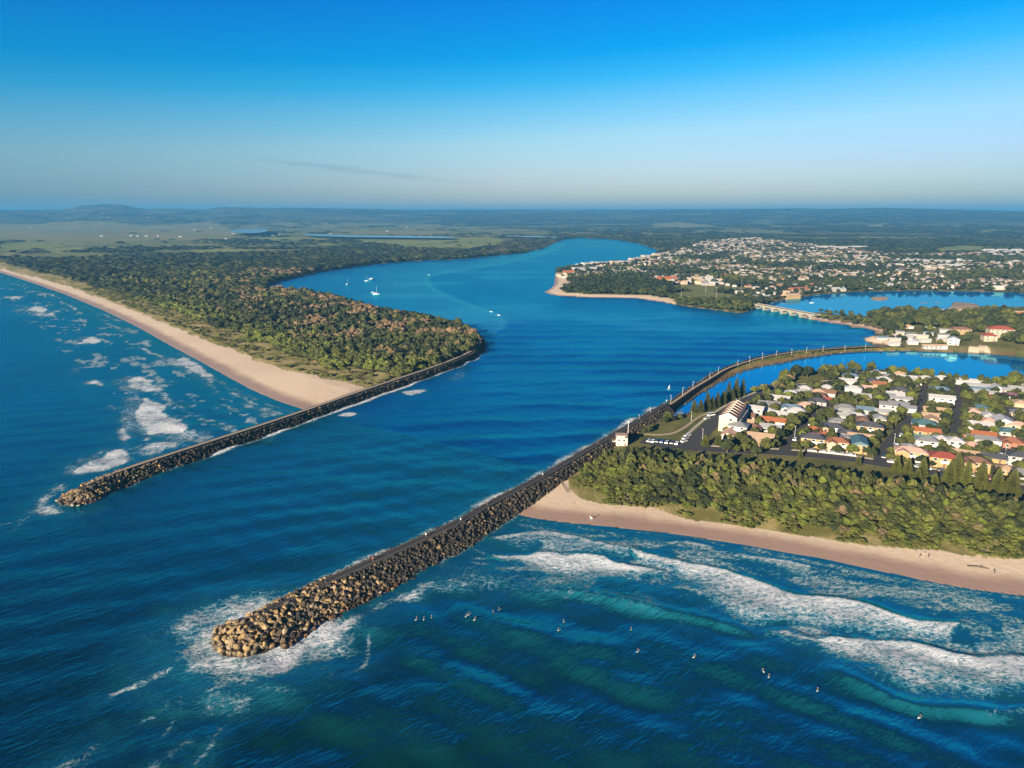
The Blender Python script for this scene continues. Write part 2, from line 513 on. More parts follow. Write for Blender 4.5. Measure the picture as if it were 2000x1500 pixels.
# ------------------------------------------------------------------ ground cover of every survey point (its own colour, in daylight)
PPX = proj(np.stack([PX, PY, np.full(len(PX), 2.0)], 1))
def cover_poly(px, z=2.0):
    return GL(px, z)
nz1 = fbm(PX / 60, PY / 60, 61, 5); nz2 = fbm(PX / 14, PY / 14, 62, 4); nz3 = fbm(PX / 400, PY / 220, 63, 5)
col = np.empty((len(PX), 3)); col[:] = (0.050, 0.062, 0.026)
def put(mask, c0, c1, n=nz2):
    t = sstep(0.25, 0.75, n[mask])[:, None]
    col[mask] = np.array(c0) * (1 - t) + np.array(c1) * t
put(LAND, (0.035, 0.045, 0.020), (0.075, 0.085, 0.035), nz1)
put(LAND & (R1 > 4200), (0.030, 0.045, 0.025), (0.085, 0.100, 0.050), nz3)
far_open = (R1 > 2600) & (R1 < 6800) & LAND & (fbm(PX / 700, PY / 240, 71, 4) > np.where((pxa < 1000) & (R1 > 3600), 0.47, 0.58))
put(far_open, (0.10, 0.13, 0.05), (0.17, 0.19, 0.08), nz1)
FIELDS = [
    [(-700, 432), (0, 444), (180, 441), (300, 444), (420, 440), (470, 452), (445, 467), (300, 469), (235, 473), (130, 476), (0, 466), (-700, 452)],
    [(0, 474), (60, 472), (140, 478), (90, 486), (0, 489)], [(60, 490), (150, 482), (180, 487), (120, 494)], [(0, 493), (70, 498), (30, 503), (0, 503)],
    [(190, 484), (250, 480), (232, 486)], [(345, 490), (440, 485), (500, 489), (480, 497), (420, 494)],
    [(500, 486), (590, 490), (600, 493), (505, 494)],
    [(505, 465), (620, 462), (700, 466), (640, 470), (520, 471)],
    [(685, 470), (720, 465), (800, 463), (880, 464), (960, 464), (988, 469), (975, 480), (905, 489), (830, 486), (770, 481), (740, 477)],
    [(640, 452), (700, 450), (800, 450), (880, 452), (860, 457), (740, 457)],
    [(1840, 483), (1880, 479), (1930, 481), (1925, 492), (1850, 494), (1810, 491)],
    [(1640, 463), (1700, 463), (1860, 465), (1850, 468), (1660, 467)], [(1270, 440), (1330, 439), (1400, 443), (1340, 447), (1275, 446)],
    [(1910, 453), (1945, 452), (1940, 458), (1915, 458)], [(1500, 444), (1630, 446), (1600, 448), (1510, 447)], [(1690, 443), (1730, 444), (1720, 447), (1695, 447)],
]
PLAIN0 = cover_poly([(-900, 428), (500, 428), (1060, 448), (1080, 466), (700, 478), (560, 492), (300, 500), (120, 506), (-900, 505)])
m = inside(P2, PLAIN0) & LAND & (R1 < 6600) & (fbm(PX / 260, PY / 90, 236, 3) < 0.56)
put(m, (0.10, 0.125, 0.045), (0.18, 0.19, 0.075), fbm(PX / 150, PY / 50, 79, 4))
for k, f in enumerate(FIELDS):
    m = inside(P2, cover_poly(f)) & LAND
    c0, c1 = ((0.15, 0.19, 0.055), (0.21, 0.235, 0.08)) if k % 3 else ((0.16, 0.175, 0.065), (0.22, 0.205, 0.10))
    put(m, c0, c1, fbm(PX / 150, PY / 60, 80 + k, 4))
MARSH = cover_poly([(985, 468), (1030, 464), (1085, 470), (1088, 474), (1070, 482), (1020, 490), (960, 497), (900, 500), (880, 494), (960, 484)])
m = inside(P2, MARSH) & LAND; put(m, (0.085, 0.08, 0.045), (0.13, 0.115, 0.06), nz1)
# the lawns and streets of the beach suburb, the caravan park and the town
put(inside(P2, LAND4) & LAND, (0.075, 0.090, 0.028), (0.150, 0.150, 0.055), nz2)
put(inside(P2, LAND3) & LAND, (0.085, 0.095, 0.032), (0.155, 0.150, 0.065), nz2)

TOWN = cover_poly([(1082, 538), (1110, 528), (1200, 517), (1290, 496), (1380, 470), (1480, 465), (1600, 480), (1700, 492), (1800, 498), (2000, 492), (2700, 500), (2700, 585), (2000, 571), (1670, 569), (1600, 574), (1500, 592), (1450, 585), (1400, 560), (1280, 556), (1120, 560)])
m = inside(P2, TOWN) & LAND; put(m, (0.060, 0.070, 0.030), (0.13, 0.125, 0.070), nz1)
OVAL = [cover_poly([(1285, 560), (1340, 556), (1480, 562), (1470, 572), (1340, 570)]), cover_poly([(1300, 574), (1360, 568), (1440, 576), (1430, 590), (1330, 588)]), cover_poly([(1800, 497), (1830, 497), (1830, 499)])]
for o in OVAL[:2]:
    m = inside(P2, o) & LAND; put(m, (0.13, 0.15, 0.055), (0.18, 0.19, 0.07), nz2)
# sand
veg_south = cover_poly([(-60, 504), (0, 523), (70, 541), (150, 564), (240, 598), (330, 634), (400, 664), (480, 696), (560, 724), (640, 743), (690, 751), (718, 757)])
veg_south = np.vstack([bs[0] + W(60, 40), veg_south])
SAND_S = np.vstack([bs[:1], veg_south[1:], GL([(720, 762), (603, 803)]), bs[::-1][1:-1]])
wob = (fbm(PX / 25, PY / 25, 90, 4) - 0.5)
dv, sv = dist_line(P2, veg_south)
in_s = inside(P2, LAND1) & LAND
d_bs, _ = dist_line(P2, bs)
sand_s = in_s & ((dv * sv + wob * 14) < 0) & (d_bs < 400) & (PX < GL([(735, 757)])[0][0]) & (R1 < 22000)
dune_s = in_s & ~sand_s & (dv < 34 + wob * 30) & (PX < GL([(735, 757)])[0][0] + 15) & (R1 < 20000)
veg_north = cover_poly([(1092, 930), (1106, 940), (1110, 955), (1135, 972), (1180, 983), (1212, 985), (1222, 975), (1232, 984), (1260, 990), (1330, 1003), (1400, 1015), (1480, 1032), (1560, 1045), (1640, 1055), (1720, 1063), (1800, 1073), (1900, 1085), (1925, 1076), (1935, 1087), (2000, 1092), (2300, 1130), (2800, 1200)])
dvn, _ = dist_line(P2, veg_north)
in_n = inside(P2, LAND4) & LAND
d_bn, _ = dist_line(P2, beach_north)
SAND_N = np.vstack([veg_north, GL([(2800, 1400), (1500, 1250), (990, 1010), (1030, 975)])])
sand_n = in_n & inside(np.stack([PX + wob * 9, PY + wob * 9], 1), SAND_N)
dune_n = in_n & ~sand_n & (dvn < 17 + wob * 26) & (d_bn < 120)
d_bm, _ = dist_line(P2, beach_mid); d_bt, _ = dist_line(P2, beach_town)
sand_o = LAND & (((d_bm < 11) & inside(P2, LAND3)) | ((d_bt < 26 + wob * 16) & (H < 2.9) & (R1 < 1400)))
spit_inner = GL([(1686, 661), (1710, 668), (1735, 672)]); d_si, _ = dist_line(P2, spit_inner)
sand_o |= LAND & (d_si < 9)
sand_o |= LAND & (inside(P2, cover_poly([(1893, 682), (1925, 681), (1935, 686), (1890, 688)])) | inside(P2, cover_poly([(1085, 552), (1130, 556), (1105, 562), (1084, 560)])))
bars = np.zeros(len(PX), bool)
for b in SANDBARS: bars |= (sdf_box(P2, b) > -6)
SAND = sand_s | sand_n | sand_o
put(dune_s | dune_n, (0.15, 0.15, 0.045), (0.36, 0.30, 0.14), fbm(PX / 9, PY / 9, 95, 4))
put(SAND, (0.57, 0.45, 0.325), (0.63, 0.51, 0.37), nz1)
put(bars & LAND, (0.26, 0.20, 0.16), (0.42, 0.34, 0.26), fbm(PX / 40, PY / 14, 97, 4))
bank = LAND & ~SAND & ~bars & (H < 1.5) & (R1 < 4000) & (d_bn > 110) & (d_bs > 130)
put(bank, (0.09, 0.065, 0.04), (0.19, 0.14, 0.08), nz2)
put(inside(P2, LAND5) & LAND, (0.095, 0.115, 0.024), (0.200, 0.190, 0.050), nz2)
dwi, _ = dist_line(P2, GL(wall_in))
m = inside(P2, LAND5) & LAND & (dwi < 3.5 + wob * 5); put(m, (0.14, 0.09, 0.05), (0.24, 0.155, 0.075), nz2)

# ------------------------------------------------------------------ ground meshes
H[LAND & ~SAND & ~bars & (H > 1.5) & (R1 < 3000)] += 0.0
ii, jj = np.meshgrid(np.arange(NR - 1), np.arange(NIN - 1), indexing='ij')
Q = np.stack([ii * NTH + jj, ii * NTH + jj + 1, (ii + 1) * NTH + jj + 1, (ii + 1) * NTH + jj], -1).reshape(-1, 4)
Q = Q[:, ::-1]                                            # facing up
fl = (H[Q] > -1.2).any(1)
QL = Q[fl]

def sub_mesh(name, quads, mat, kind='structure'):
    u, inv = np.unique(quads.ravel(), return_inverse=True)
    me = mesh_np(name, np.stack([PX[u], PY[u], H[u]], 1), inv.reshape(-1, 4), True, {'cover': col[u]})
    o = link(name, me, [mat]); o['kind'] = kind
    return o

k = NT('ground_cover')
cv = k.attr('cover', 'Color')
n_f = k.noise(k.pos(), 0.9, 5.0, 0.65); n_m = k.noise(k.pos(), 0.12, 4.0)
c = k.mix(1.0, cv, k.ramp(n_f, [(0.25, (0.72, 0.72, 0.72)), (0.75, (1.3, 1.27, 1.2))]), 'MULTIPLY')
c = k.mix(1.0, c, k.ramp(n_m, [(0.3, (0.86, 0.88, 0.9)), (0.7, (1.12, 1.1, 1.05))]), 'MULTIPLY')
k.set(Base_Color=c, Roughness=0.95, Normal=k.bump(n_f, 0.5, 0.6))
k.b.inputs['Specular IOR Level'].default_value = 0.15
M_GROUND = k.m

k = NT('beach_sand')
cv = k.attr('cover', 'Color')
sepz = k.n('ShaderNodeSeparateXYZ'); k.l(k.n('ShaderNodeNewGeometry').outputs['Position'], sepz.inputs[0])
n_s = k.noise(k.pos(), 0.05, 4.0)
zz = k.math('ADD', sepz.outputs['Z'], k.math('MULTIPLY', k.math('SUBTRACT', n_s, 0.5), 0.5))
wet = k.range(zz, 0.30, 0.85, 1.0, 0.0, True)
n_f = k.noise(k.pos(), 0.7, 6.0, 0.7)
dry = k.mix(1.0, cv, k.ramp(n_f, [(0.3, (0.85, 0.84, 0.84)), (0.7, (1.08, 1.08, 1.08))]), 'MULTIPLY')
wetc = k.mix(1.0, cv, (0.55, 0.47, 0.47), 'MULTIPLY')
# wrack line of seaweed left by the last tide
wr = k.math('MULTIPLY', k.range(k.math('ABSOLUTE', k.math('SUBTRACT', zz, 1.75)), 0.0, 0.09, 1.0, 0.0), k.range(k.noise(k.pos(), 0.22, 5.0, 0.7), 0.56, 0.66))
c = k.mix(wet, dry, wetc)
c = k.mix(k.math('MULTIPLY', wr, 0.5), c, (0.16, 0.13, 0.09))
k.set(Base_Color=c, Roughness=k.range(wet, 0, 1, 0.9, 0.45), Normal=k.bump(k.noise(k.pos(), 0.35, 5.0, 0.6), 0.35, 0.5))
M_SAND = k.m

fc = SAND[QL].sum(1) >= 2
fh = (R1[QL].mean(1) > 6200)
fb = (bars & LAND)[QL].any(1)
sub_mesh('beach', QL[fc], M_SAND)
sub_mesh('sandbar', QL[fb & ~fc], M_GROUND)
sub_mesh('hills', QL[fh & ~fc], M_GROUND)
sub_mesh('ground', QL[~fc & ~fh & ~fb], M_GROUND)

# ------------------------------------------------------------------ the sea, the river mouth and the lagoons: one sheet with swell, breakers and foam
wall_n_px = [(486, 1216), (545, 1181), (640, 1136), (740, 1092), (830, 1051), (900, 1020), (960, 983), (1020, 953), (1080, 921), (1140, 884), (1200, 850), (1250, 820), (1300, 790)]
WALL_N = smooth_line(GL(wall_n_px, 4.5), 2)
wall_s_px = [(160, 951), (190, 938), (250, 915), (330, 889), (420, 860), (520, 828), (600, 801), (700, 766), (800, 733), (870, 709), (915, 690), (935, 676), (938, 664), (928, 650)]
WALL_S = smooth_line(GL(wall_s_px, 4.5), 2)
BIG = R1 < 2600
FOAM = np.zeros(len(PX)); AER = np.zeros(len(PX)); RIDGE = np.zeros(len(PX))
wx = PX + 5 * (fbm(PX / 14, PY / 14, 101, 3) - 0.5) ; wy = PY + 7 * (fbm(PX / 14, PY / 14, 102, 3) - 0.5)
WP = np.stack([wx, wy], 1)
def foam_band(front, back, vf, vb, crest=0.0, soft=1.6):
    f = smooth_line(GL(front), 2); b = smooth_line(GL(back), 2)
    poly = np.vstack([f, b[::-1]])
    lo = poly.min(0) - 30; hi = poly.max(0) + 30
    m = np.nonzero((PX > lo[0]) & (PX < hi[0]) & (PY > lo[1]) & (PY < hi[1]))[0]
    if not len(m): return
    s = sdf(WP[m], poly)
    df, _ = dist_line(WP[m], f); db, _ = dist_line(WP[m], b)
    t = df / (df + db + 1e-6)
    v = 0.90 * (vf + (vb - vf) * sstep(0.0, 0.8, t)) * (0.80 + 0.42 * fbm(PX[m] / 13, PY[m] / 6, 174, 3)) * sstep(-soft * 0.6, soft, s)
    v *= 0.30 + 0.70 * sstep(0.0, 9.0, db + 7.0 * (fbm(PX[m] / 9, PY[m] / 9, 170, 3) - 0.35))
    v += 0.35 * np.exp(-(df / 1.6) ** 2) * (s > -1) * (vf > 0.7)
    FOAM[m] = np.maximum(FOAM[m], v)
    AER[m] = np.maximum(AER[m], min(1, vf) * sstep(-9, 6, s + 5 * (fbm(PX[m] / 11, PY[m] / 11, 171, 3) - .5)))
    if crest:
        RIDGE[m] = np.maximum(RIDGE[m], 0.62 * crest * np.where(s > 0, np.exp(-(df / 4.5) ** 2), np.exp(-(df / 1.7) ** 2)))
def foam_patch(px, v, soft=2.0):
    poly = smooth_line(np.vstack([GL(px), GL(px)[:1]]), 2)[:-1]
    lo = poly.min(0) - 20; hi = poly.max(0) + 20
    m = np.nonzero((PX > lo[0]) & (PX < hi[0]) & (PY > lo[1]) & (PY < hi[1]))[0]
    if len(m):
        s = sdf(WP[m], poly); n9 = fbm(PX[m] / 7, PY[m] / 7, 172, 4)
        FOAM[m] = np.maximum(FOAM[m], v * (0.62 + 0.75 * n9) * sstep(-soft * 1.2, soft * 2.4, s + 5.0 * (n9 - .5)))
        AER[m] = np.maximum(AER[m], 0.9 * v * sstep(-11, 5, s + 8 * (n9 - .5)))
def foam_line(px, v, w):
    l = smooth_line(GL(px), 2)
    lo = l.min(0) - 15; hi = l.max(0) + 15
    m = np.nonzero((PX > lo[0]) & (PX < hi[0]) & (PY > lo[1]) & (PY < hi[1]))[0]
    if len(m):
        d, _ = dist_line(WP[m], l)
        w2 = w * 1.5; FOAM[m] = np.maximum(FOAM[m], v * (0.40 + 0.75 * fbm(PX[m] / 5, PY[m] / 5, 173, 3)) * np.exp(-(d / w2) ** 2)); AER[m] = np.maximum(AER[m], .7 * v * np.exp(-(d / (w * 3 + 2)) ** 2))
def ridge(px, h, w):
    l = smooth_line(GL(px), 3)
    lo = l.min(0) - 25; hi = l.max(0) + 25
    m = np.nonzero((PX > lo[0]) & (PX < hi[0]) & (PY > lo[1]) & (PY < hi[1]))[0]
    if len(m):
        d, s, t = dist_line(P2[m], l, True)
        T = t.max() + 1e-6
        env = np.sin(np.clip(t / T, 0, 1) * math.pi) ** 0.5
        RIDGE[m] = np.maximum(RIDGE[m], h * env * np.exp(-(d / w) ** 2))

# breakers on the north beach
foam_band([(962, 1050), (1000, 1043), (1060, 1041), (1130, 1052), (1180, 1062), (1230, 1067)], [(985, 1068), (1050, 1080), (1130, 1092), (1200, 1098), (1255, 1098)], 0.80, 0.50, 0.5)
foam_band([(955, 1085), (1010, 1082), (1100, 1086), (1180, 1094), (1245, 1103), (1285, 1112)], [(1000, 1100), (1040, 1118), (1110, 1132), (1160, 1138), (1230, 1132), (1290, 1124)], 1.15, 0.86, 1.0)
foam_patch([(1190, 1132), (1300, 1120), (1330, 1150), (1270, 1157), (1215, 1150)], 0.55, 4)
foam_band([(1232, 1068), (1290, 1090), (1340, 1100), (1400, 1114), (1460, 1130), (1500, 1142), (1545, 1160), (1590, 1172), (1650, 1175), (1700, 1188), (1760, 1205), (1865, 1216)],
          [(1270, 1108), (1325, 1140), (1370, 1170), (1400, 1205), (1440, 1222), (1500, 1224), (1560, 1232), (1640, 1240), (1700, 1248), (1760, 1258), (1820, 1268), (1875, 1270)], 1.05, 0.78, 1.0)
foam_band([(1290, 1055), (1330, 1057), (1385, 1066)], [(1295, 1075), (1360, 1098), (1450, 1118), (1455, 1095)], 0.72, 0.42)
foam_band([(1442, 1075), (1480, 1083), (1530, 1092), (1582, 1103)], [(1440, 1092), (1500, 1118), (1560, 1140), (1600, 1148)], 0.85, 0.45, 0.4)
foam_band([(1650, 1135), (1740, 1135), (1800, 1145), (1880, 1158), (1960, 1175)], [(1650, 1170), (1730, 1185), (1800, 1195), (1880, 1200), (1960, 1192)], 0.66, 0.50)
foam_band([(1740, 1131), (1800, 1142), (1840, 1148), (1900, 1160)], [(1760, 1137), (1810, 1148), (1850, 1155), (1900, 1166)], 0.95, 0.7)
foam_band([(1500, 1232), (1560, 1242), (1600, 1250), (1660, 1244), (1720, 1252), (1800, 1262), (1870, 1275), (1940, 1285), (2010, 1288), (2200, 1310)],
          [(1560, 1262), (1620, 1290), (1690, 1310), (1740, 1340), (1790, 1362), (1840, 1362), (1890, 1368), (1950, 1382), (2010, 1362), (2200, 1400)], 1.05, 0.78, 1.1)
foam_band([(1178, 1166), (1210, 1171), (1250, 1179), (1285, 1190)], [(1190, 1172), (1230, 1182), (1280, 1194)], 1.3, 1.0, 1.2)
foam_band([(1920, 1386), (1960, 1389), (2010, 1391), (2200, 1410)], [(1940, 1392), (2010, 1399), (2200, 1420)], 1.3, 1.0, 1.2)
foam_patch([(828, 1135), (880, 1100), (960, 1095), (1050, 1128), (1100, 1150), (1000, 1168), (900, 1165), (840, 1155)], 0.60, 6)
foam_patch([(960, 1180), (1040, 1160), (1180, 1175), (1080, 1190)], 0.22, 5)
foam_patch([(1180, 1178), (1290, 1196), (1400, 1225), (1260, 1210)], 0.30, 5)
foam_patch([(1440, 1225), (1500, 1232), (1560, 1265), (1500, 1275), (1450, 1250)], 0.40, 6)
foam_patch([(1850, 1225), (2010, 1215), (2010, 1275), (1900, 1260)], 0.42, 8)
foam_patch([(1290, 1060), (1450, 1085), (1600, 1130), (1640, 1165), (1500, 1135), (1380, 1105)], 0.45, 5)
for ln, v, w in (([(1020, 1015), (1060, 1024), (1110, 1027)], .5, 1.5), ([(1130, 1030), (1180, 1040), (1232, 1045)], .7, 1.5), ([(1230, 1036), (1330, 1048), (1420, 1064)], .6, .9), ([(1460, 1070), (1560, 1090), (1700, 1118), (1800, 1138), (1900, 1158), (2005, 1172)], .75, 1.6),
                 ([(1620, 1102), (1680, 1116), (1740, 1130)], .8, 1.5), ([(1660, 1117), (1690, 1124)], .95, 1.2)):
    foam_line(ln, v, w)
# round the head of the north wall
foam_patch([(338, 1285), (372, 1235), (450, 1192), (520, 1166), (600, 1130), (700, 1095), (800, 1060), (880, 1030), (890, 1045), (800, 1085), (700, 1130), (560, 1190), (470, 1240), (420, 1290), (350, 1305)], 0.92, 3.0)
foam_patch([(330, 1290), (420, 1280), (480, 1290), (560, 1262), (640, 1216), (720, 1182), (800, 1148), (860, 1130), (850, 1162), (790, 1180), (720, 1205), (680, 1240), (640, 1258), (590, 1285), (520, 1318), (460, 1332), (400, 1325), (340, 1318)], 0.92, 3.0)
foam_patch([(560, 1255), (700, 1205), (760, 1210), (740, 1245), (650, 1290), (580, 1310)], 0.42, 5)
foam_patch([(400, 1320), (520, 1325), (600, 1300), (560, 1345), (450, 1350)], 0.36, 5)
for ln, v, w in (([(222, 1356), (260, 1342), (300, 1328), (335, 1308)], 1.0, 1.0), ([(275, 1412), (300, 1398), (322, 1390), (318, 1380)], .62, .9), ([(300, 1445), (325, 1425), (343, 1395), (346, 1370)], .5, .7), ([(380, 1495), (400, 1468), (418, 1440), (430, 1410)], .75, .8),
                 ([(310, 1495), (340, 1470), (360, 1450)], .55, 1.2), ([(722, 1238), (728, 1285), (712, 1300), (690, 1310)], .7, .7), ([(660, 1278), (690, 1245)], .7, .8), ([(130, 1498), (160, 1492), (178, 1470)], .65, 2.0), ([(470, 1340), (520, 1350), (580, 1345)], .6, 1.2),
                 ([(640, 1300), (660, 1320), (640, 1332)], .5, 1.0)):
    foam_line(ln, v, w)
# breakers on the south beach
for px, v in (([(240, 747), (265, 733), (290, 735), (315, 752), (328, 762), (285, 768), (255, 762)], 1.0), ([(262, 802), (278, 775), (300, 780), (325, 795), (345, 815), (375, 838), (370, 850), (300, 850), (272, 845), (262, 825)], 1.05),
              ([(225, 852), (238, 832), (255, 835), (264, 850), (255, 872), (230, 862)], .9), ([(145, 922), (165, 905), (200, 885), (235, 873), (258, 878), (262, 900), (230, 915), (190, 930)], .95), ([(262, 882), (290, 868), (355, 857), (364, 868), (330, 882), (270, 894)], .85),
              ([(270, 859), (300, 852), (300, 862), (275, 867)], .9), ([(168, 747), (185, 740), (214, 753), (190, 756)], 1.1), ([(148, 671), (165, 657), (185, 656), (201, 665), (185, 673)], 1.05), ([(8, 581), (25, 576), (46, 582), (40, 587)], 1.0),
              ([(44, 604), (75, 596), (102, 607), (80, 613)], 1.05), ([(58, 616), (100, 608), (111, 614), (100, 619)], .9), ([(235, 642), (262, 638), (278, 652), (250, 654)], .75), ([(268, 666), (296, 663), (305, 675), (285, 680)], .75),
              ([(238, 668), (250, 662), (252, 671)], 1.0), ([(310, 717), (340, 700), (370, 698), (405, 720), (422, 738), (415, 748), (390, 738), (355, 716)], .85), ([(488, 797), (520, 792), (540, 802), (525, 822), (500, 815)], .66),
              ([(375, 842), (425, 836), (415, 858), (370, 862)], .48), ([(328, 770), (372, 782), (378, 802), (340, 792)], .45), ([(300, 768), (345, 776), (330, 790), (295, 780)], .42), ([(235, 912), (300, 880), (350, 868), (300, 892), (240, 920)], .5), ([(180, 712), (215, 704), (222, 712), (190, 720)], .4)):
    foam_patch(px, v, 1.8)
    c_ = np.mean(px, 0); w_ = max(q[0] for q in px) - min(q[0] for q in px)
    foam_patch([(c_[0] + (a - c_[0]) * 1.35 - w_ * .22, c_[1] + (b - c_[1]) * 1.25 + 1) for a, b in px], v * .55, 3.5)
for ln, v, w in (([(260, 680), (278, 678), (290, 688), (320, 699)], 1., 2.2), ([(5, 549), (30, 555), (60, 562)], .9, 2.5), ([(75, 570), (100, 574), (108, 580)], 1., 2.5), ([(112, 588), (130, 592), (150, 606)], 1., 2.4), ([(190, 612), (212, 618), (236, 628)], .95, 2.5),
                 ([(200, 630), (222, 636), (242, 648)], .9, 2.5), ([(115, 588), (122, 594)], 1, 2), ([(350, 690), (380, 712), (395, 728)], .6, 3), ([(455, 768), (472, 776), (500, 790)], 1, 1.6), ([(405, 742), (425, 758)], .8, 1.6), ([(432, 790), (460, 806)], .9, 1.6),
                 ([(385, 726), (400, 738), (412, 752)], .8, 2), ([(0, 1028), (20, 1022), (45, 1016)], .75, .9), ([(28, 1036), (44, 1020), (62, 1010)], .7, .9), ([(500, 868), (525, 862), (536, 850)], .75, .8), ([(150, 640), (180, 638)], .5, 3), ([(60, 600), (20, 598)], .5, 2)):
    foam_line(ln, v, w)
foam_patch([(42, 1000), (72, 972), (105, 945), (150, 930), (120, 965), (110, 990), (160, 1000), (215, 982), (165, 1005), (105, 1012)], .85, 3)
# broken water in the entrance
for px, v in (([(655, 810), (680, 805), (704, 808), (690, 814), (662, 814)], 1.1), ([(782, 766), (806, 761), (833, 760), (836, 765), (800, 776)], .95), ([(868, 738), (900, 714), (912, 716), (905, 742), (880, 745)], .45)):
    foam_patch(px, v, 1.4)
for line, hw, seg in ((WALL_N, 9.0, 'n'), (WALL_S, 6.0, 's')):
    lo = line.min(0) - 60; hi = line.max(0) + 60
    m = np.nonzero((PX > lo[0]) & (PX < hi[0]) & (PY > lo[1]) & (PY < hi[1]))[0]
    d, _ = dist_line(P2[m], line)
    n = fbm(PX[m] / 16, PY[m] / 16, 120, 3)
    FOAM[m] = np.maximum(FOAM[m], (0.52 + 0.36 * sstep(0.34, 0.62, n)) * sstep(hw + 3.0 + 5 * n, hw + .5, d) * (1.45 if seg == 's' else 1.0)); AER[m] = np.maximum(AER[m], 0.5 * sstep(hw + 9, hw, d))
# swash on the two ocean beaches
for d in (d_bs, d_bn):
    n = fbm(PX / 22, PY / 22, 130, 3)
    FOAM = np.maximum(FOAM, np.where((H < 0.3) & (R1 < 1500), 0.62 * sstep(0.35, 0.6, n) * np.exp(-(((d - 3 - 9 * n) / 2.6) ** 2)), 0))
# wash thrown off the head of the near wall, and thin lace left all over the surf zone
d0_ = np.hypot(PX - WALL_N[0][0], (PY - WALL_N[0][1]) * 1.0)
m = np.nonzero(d0_ < 48)[0]
n = fbm(PX[m] / 9, PY[m] / 9, 190, 4)
FOAM[m] = np.maximum(FOAM[m], (0.30 + 0.95 * n) * sstep(33, 13, d0_[m] + 34 * (fbm(PX[m] / 14, PY[m] / 14, 192, 3) - .5))); AER[m] = np.maximum(AER[m], sstep(44, 20, d0_[m]))
SURF = smooth_line(GL([(950, 1050), (1100, 1030), (1400, 1062), (1700, 1120), (2050, 1180), (2050, 1380), (1800, 1350), (1560, 1262), (1450, 1225), (1330, 1165), (1100, 1150), (860, 1165), (830, 1140), (950, 1050)]), 2)[:-1]
sS = sdf_box(WP, SURF, 30)
m = np.nonzero((sS > -10) & ~(LAND & (H > .3)))[0]
n = fbm(PX[m] / 17, PY[m] / 8, 191, 4)
FOAM[m] = np.maximum(FOAM[m], 0.66 * sstep(0.40, 0.60, n) * sstep(-6, 8, sS[m])); AER[m] = np.maximum(AER[m], 0.62 * sstep(-10, 10, sS[m]) * (.5 + .9 * n))
# broken wash inside the breakers
CHAN = inside(P2, np.vstack([WALL_S, WALL_N[::-1]]))
for line, d, w0, w1, v in ((bs[1:], d_bs, 8, 95, .74), (beach_north, d_bn, 6, 62, .56)):
    m = np.nonzero((d < w1 + 15) & (R1 < 1900) & (H < 0.4) & ~CHAN)[0]
    _, _, t_ = dist_line(P2[m], line, True)
    n = fbm(t_ / 26, d[m] / 8.5, 181, 4) * .62 + .38 * fbm(PX[m] / 6, PY[m] / 6, 182, 3)
    FOAM[m] = np.maximum(FOAM[m], v * sstep(0.50, 0.64, n) * sstep(w0 - 5, w0 + 6, d[m]) * sstep(w1 + 12, w1 - 25, d[m]))
    AER[m] = np.maximum(AER[m], 0.42 * sstep(0.40, 0.60, n) * sstep(w1 + 12, w1 - 25, d[m]))
FOAM[R1 > 2400] = 0
AER = np.clip(np.maximum(AER, FOAM), 0, 1)

for px, h, w in (([(880, 1188), (960, 1210), (1060, 1243), (1130, 1263), (1210, 1275)], 1.0, 4.5), ([(760, 1262), (860, 1305), (950, 1345), (1040, 1370)], 0.9, 4.5), ([(1050, 1148), (1120, 1158), (1180, 1166), (1290, 1190), (1400, 1216), (1490, 1240)], 1.1, 3.2),
                 ([(1600, 1300), (1690, 1338), (1740, 1362), (1800, 1383), (1930, 1390), (2050, 1398)], 1.1, 3.2), ([(1120, 1300), (1250, 1340), (1400, 1380), (1500, 1400)], 0.7, 5), ([(1480, 1330), (1600, 1370), (1760, 1430), (1900, 1470)], 0.7, 5), ([(600, 1380), (750, 1430), (900, 1470)], .6, 5)):
    ridge(px, h, w)

sea_d = np.minimum(d_bs, d_bn)
in_river = inside(P2, np.vstack([GL([(603, 803), (700, 770), (870, 716), (938, 678), (938, 664), (880, 630), (515, 560), (600, 530), (1100, 460), (1300, 470), (1300, 500), (1060, 560), (1060, 575), (1480, 605), (1570, 622), (1720, 655), (1720, 682), (1560, 694), (1444, 713), (1372, 746), (1300, 793), (1200, 852), (1080, 921)])]))
LAG = [GL([(1480, 598), (1500, 590), (1600, 572), (2600, 560), (2600, 640), (1720, 622), (1560, 612)]), GL(wall_in[2:11] + [(1293, 822), (1380, 800), (1460, 775), (1545, 738), (1600, 735), (2000, 755), (2600, 790), (2600, 690), (1880, 684), (1700, 684)])]
calm = np.zeros(len(PX))
for q in LAG: calm = np.maximum(calm, inside(P2, q).astype(float))
river = in_river.astype(float)
prg = sstep(330, 760, PY)                                # up the channel
wq = PY * 0.985 + PX * 0.17 + 9 * (fbm(PX / 90, PY / 90, 140, 3) - 0.5) * 2
amp_n = fbm(PX / 110, PY / 70, 141, 3)
fade = sstep(1300, 700, R1)
SW = 0.42 * np.sin(wq * 2 * math.pi / 33) * sstep(0.3, 0.7, amp_n) + 0.16 * np.sin((PY * 0.93 - PX * 0.36) * 2 * math.pi / 17 + 5 * amp_n) \
   + 0.10 * np.sin((PY * 0.8 + PX * 0.6 + 6 * amp_n) * 2 * math.pi / 11)
chan = in_river & (R1 < 900)
sharp = np.sin((PY + 10 * (fbm(PX / 80, PY / 60, 143, 3) - 0.5) * 2 + 0.00032 * (PX - 40) ** 2) * 2 * math.pi / 32)
SW = np.where(chan, 0.95 * (1.6 * ((sharp + 1) / 2) ** 2.2 - .5) * (0.25 + 0.75 * sstep(0.34, 0.60, amp_n)) * sstep(260, 420, PY) + 0.45 * SW, SW)
SW *= fade * np.clip(sea_d / 45, 0.08, 1)
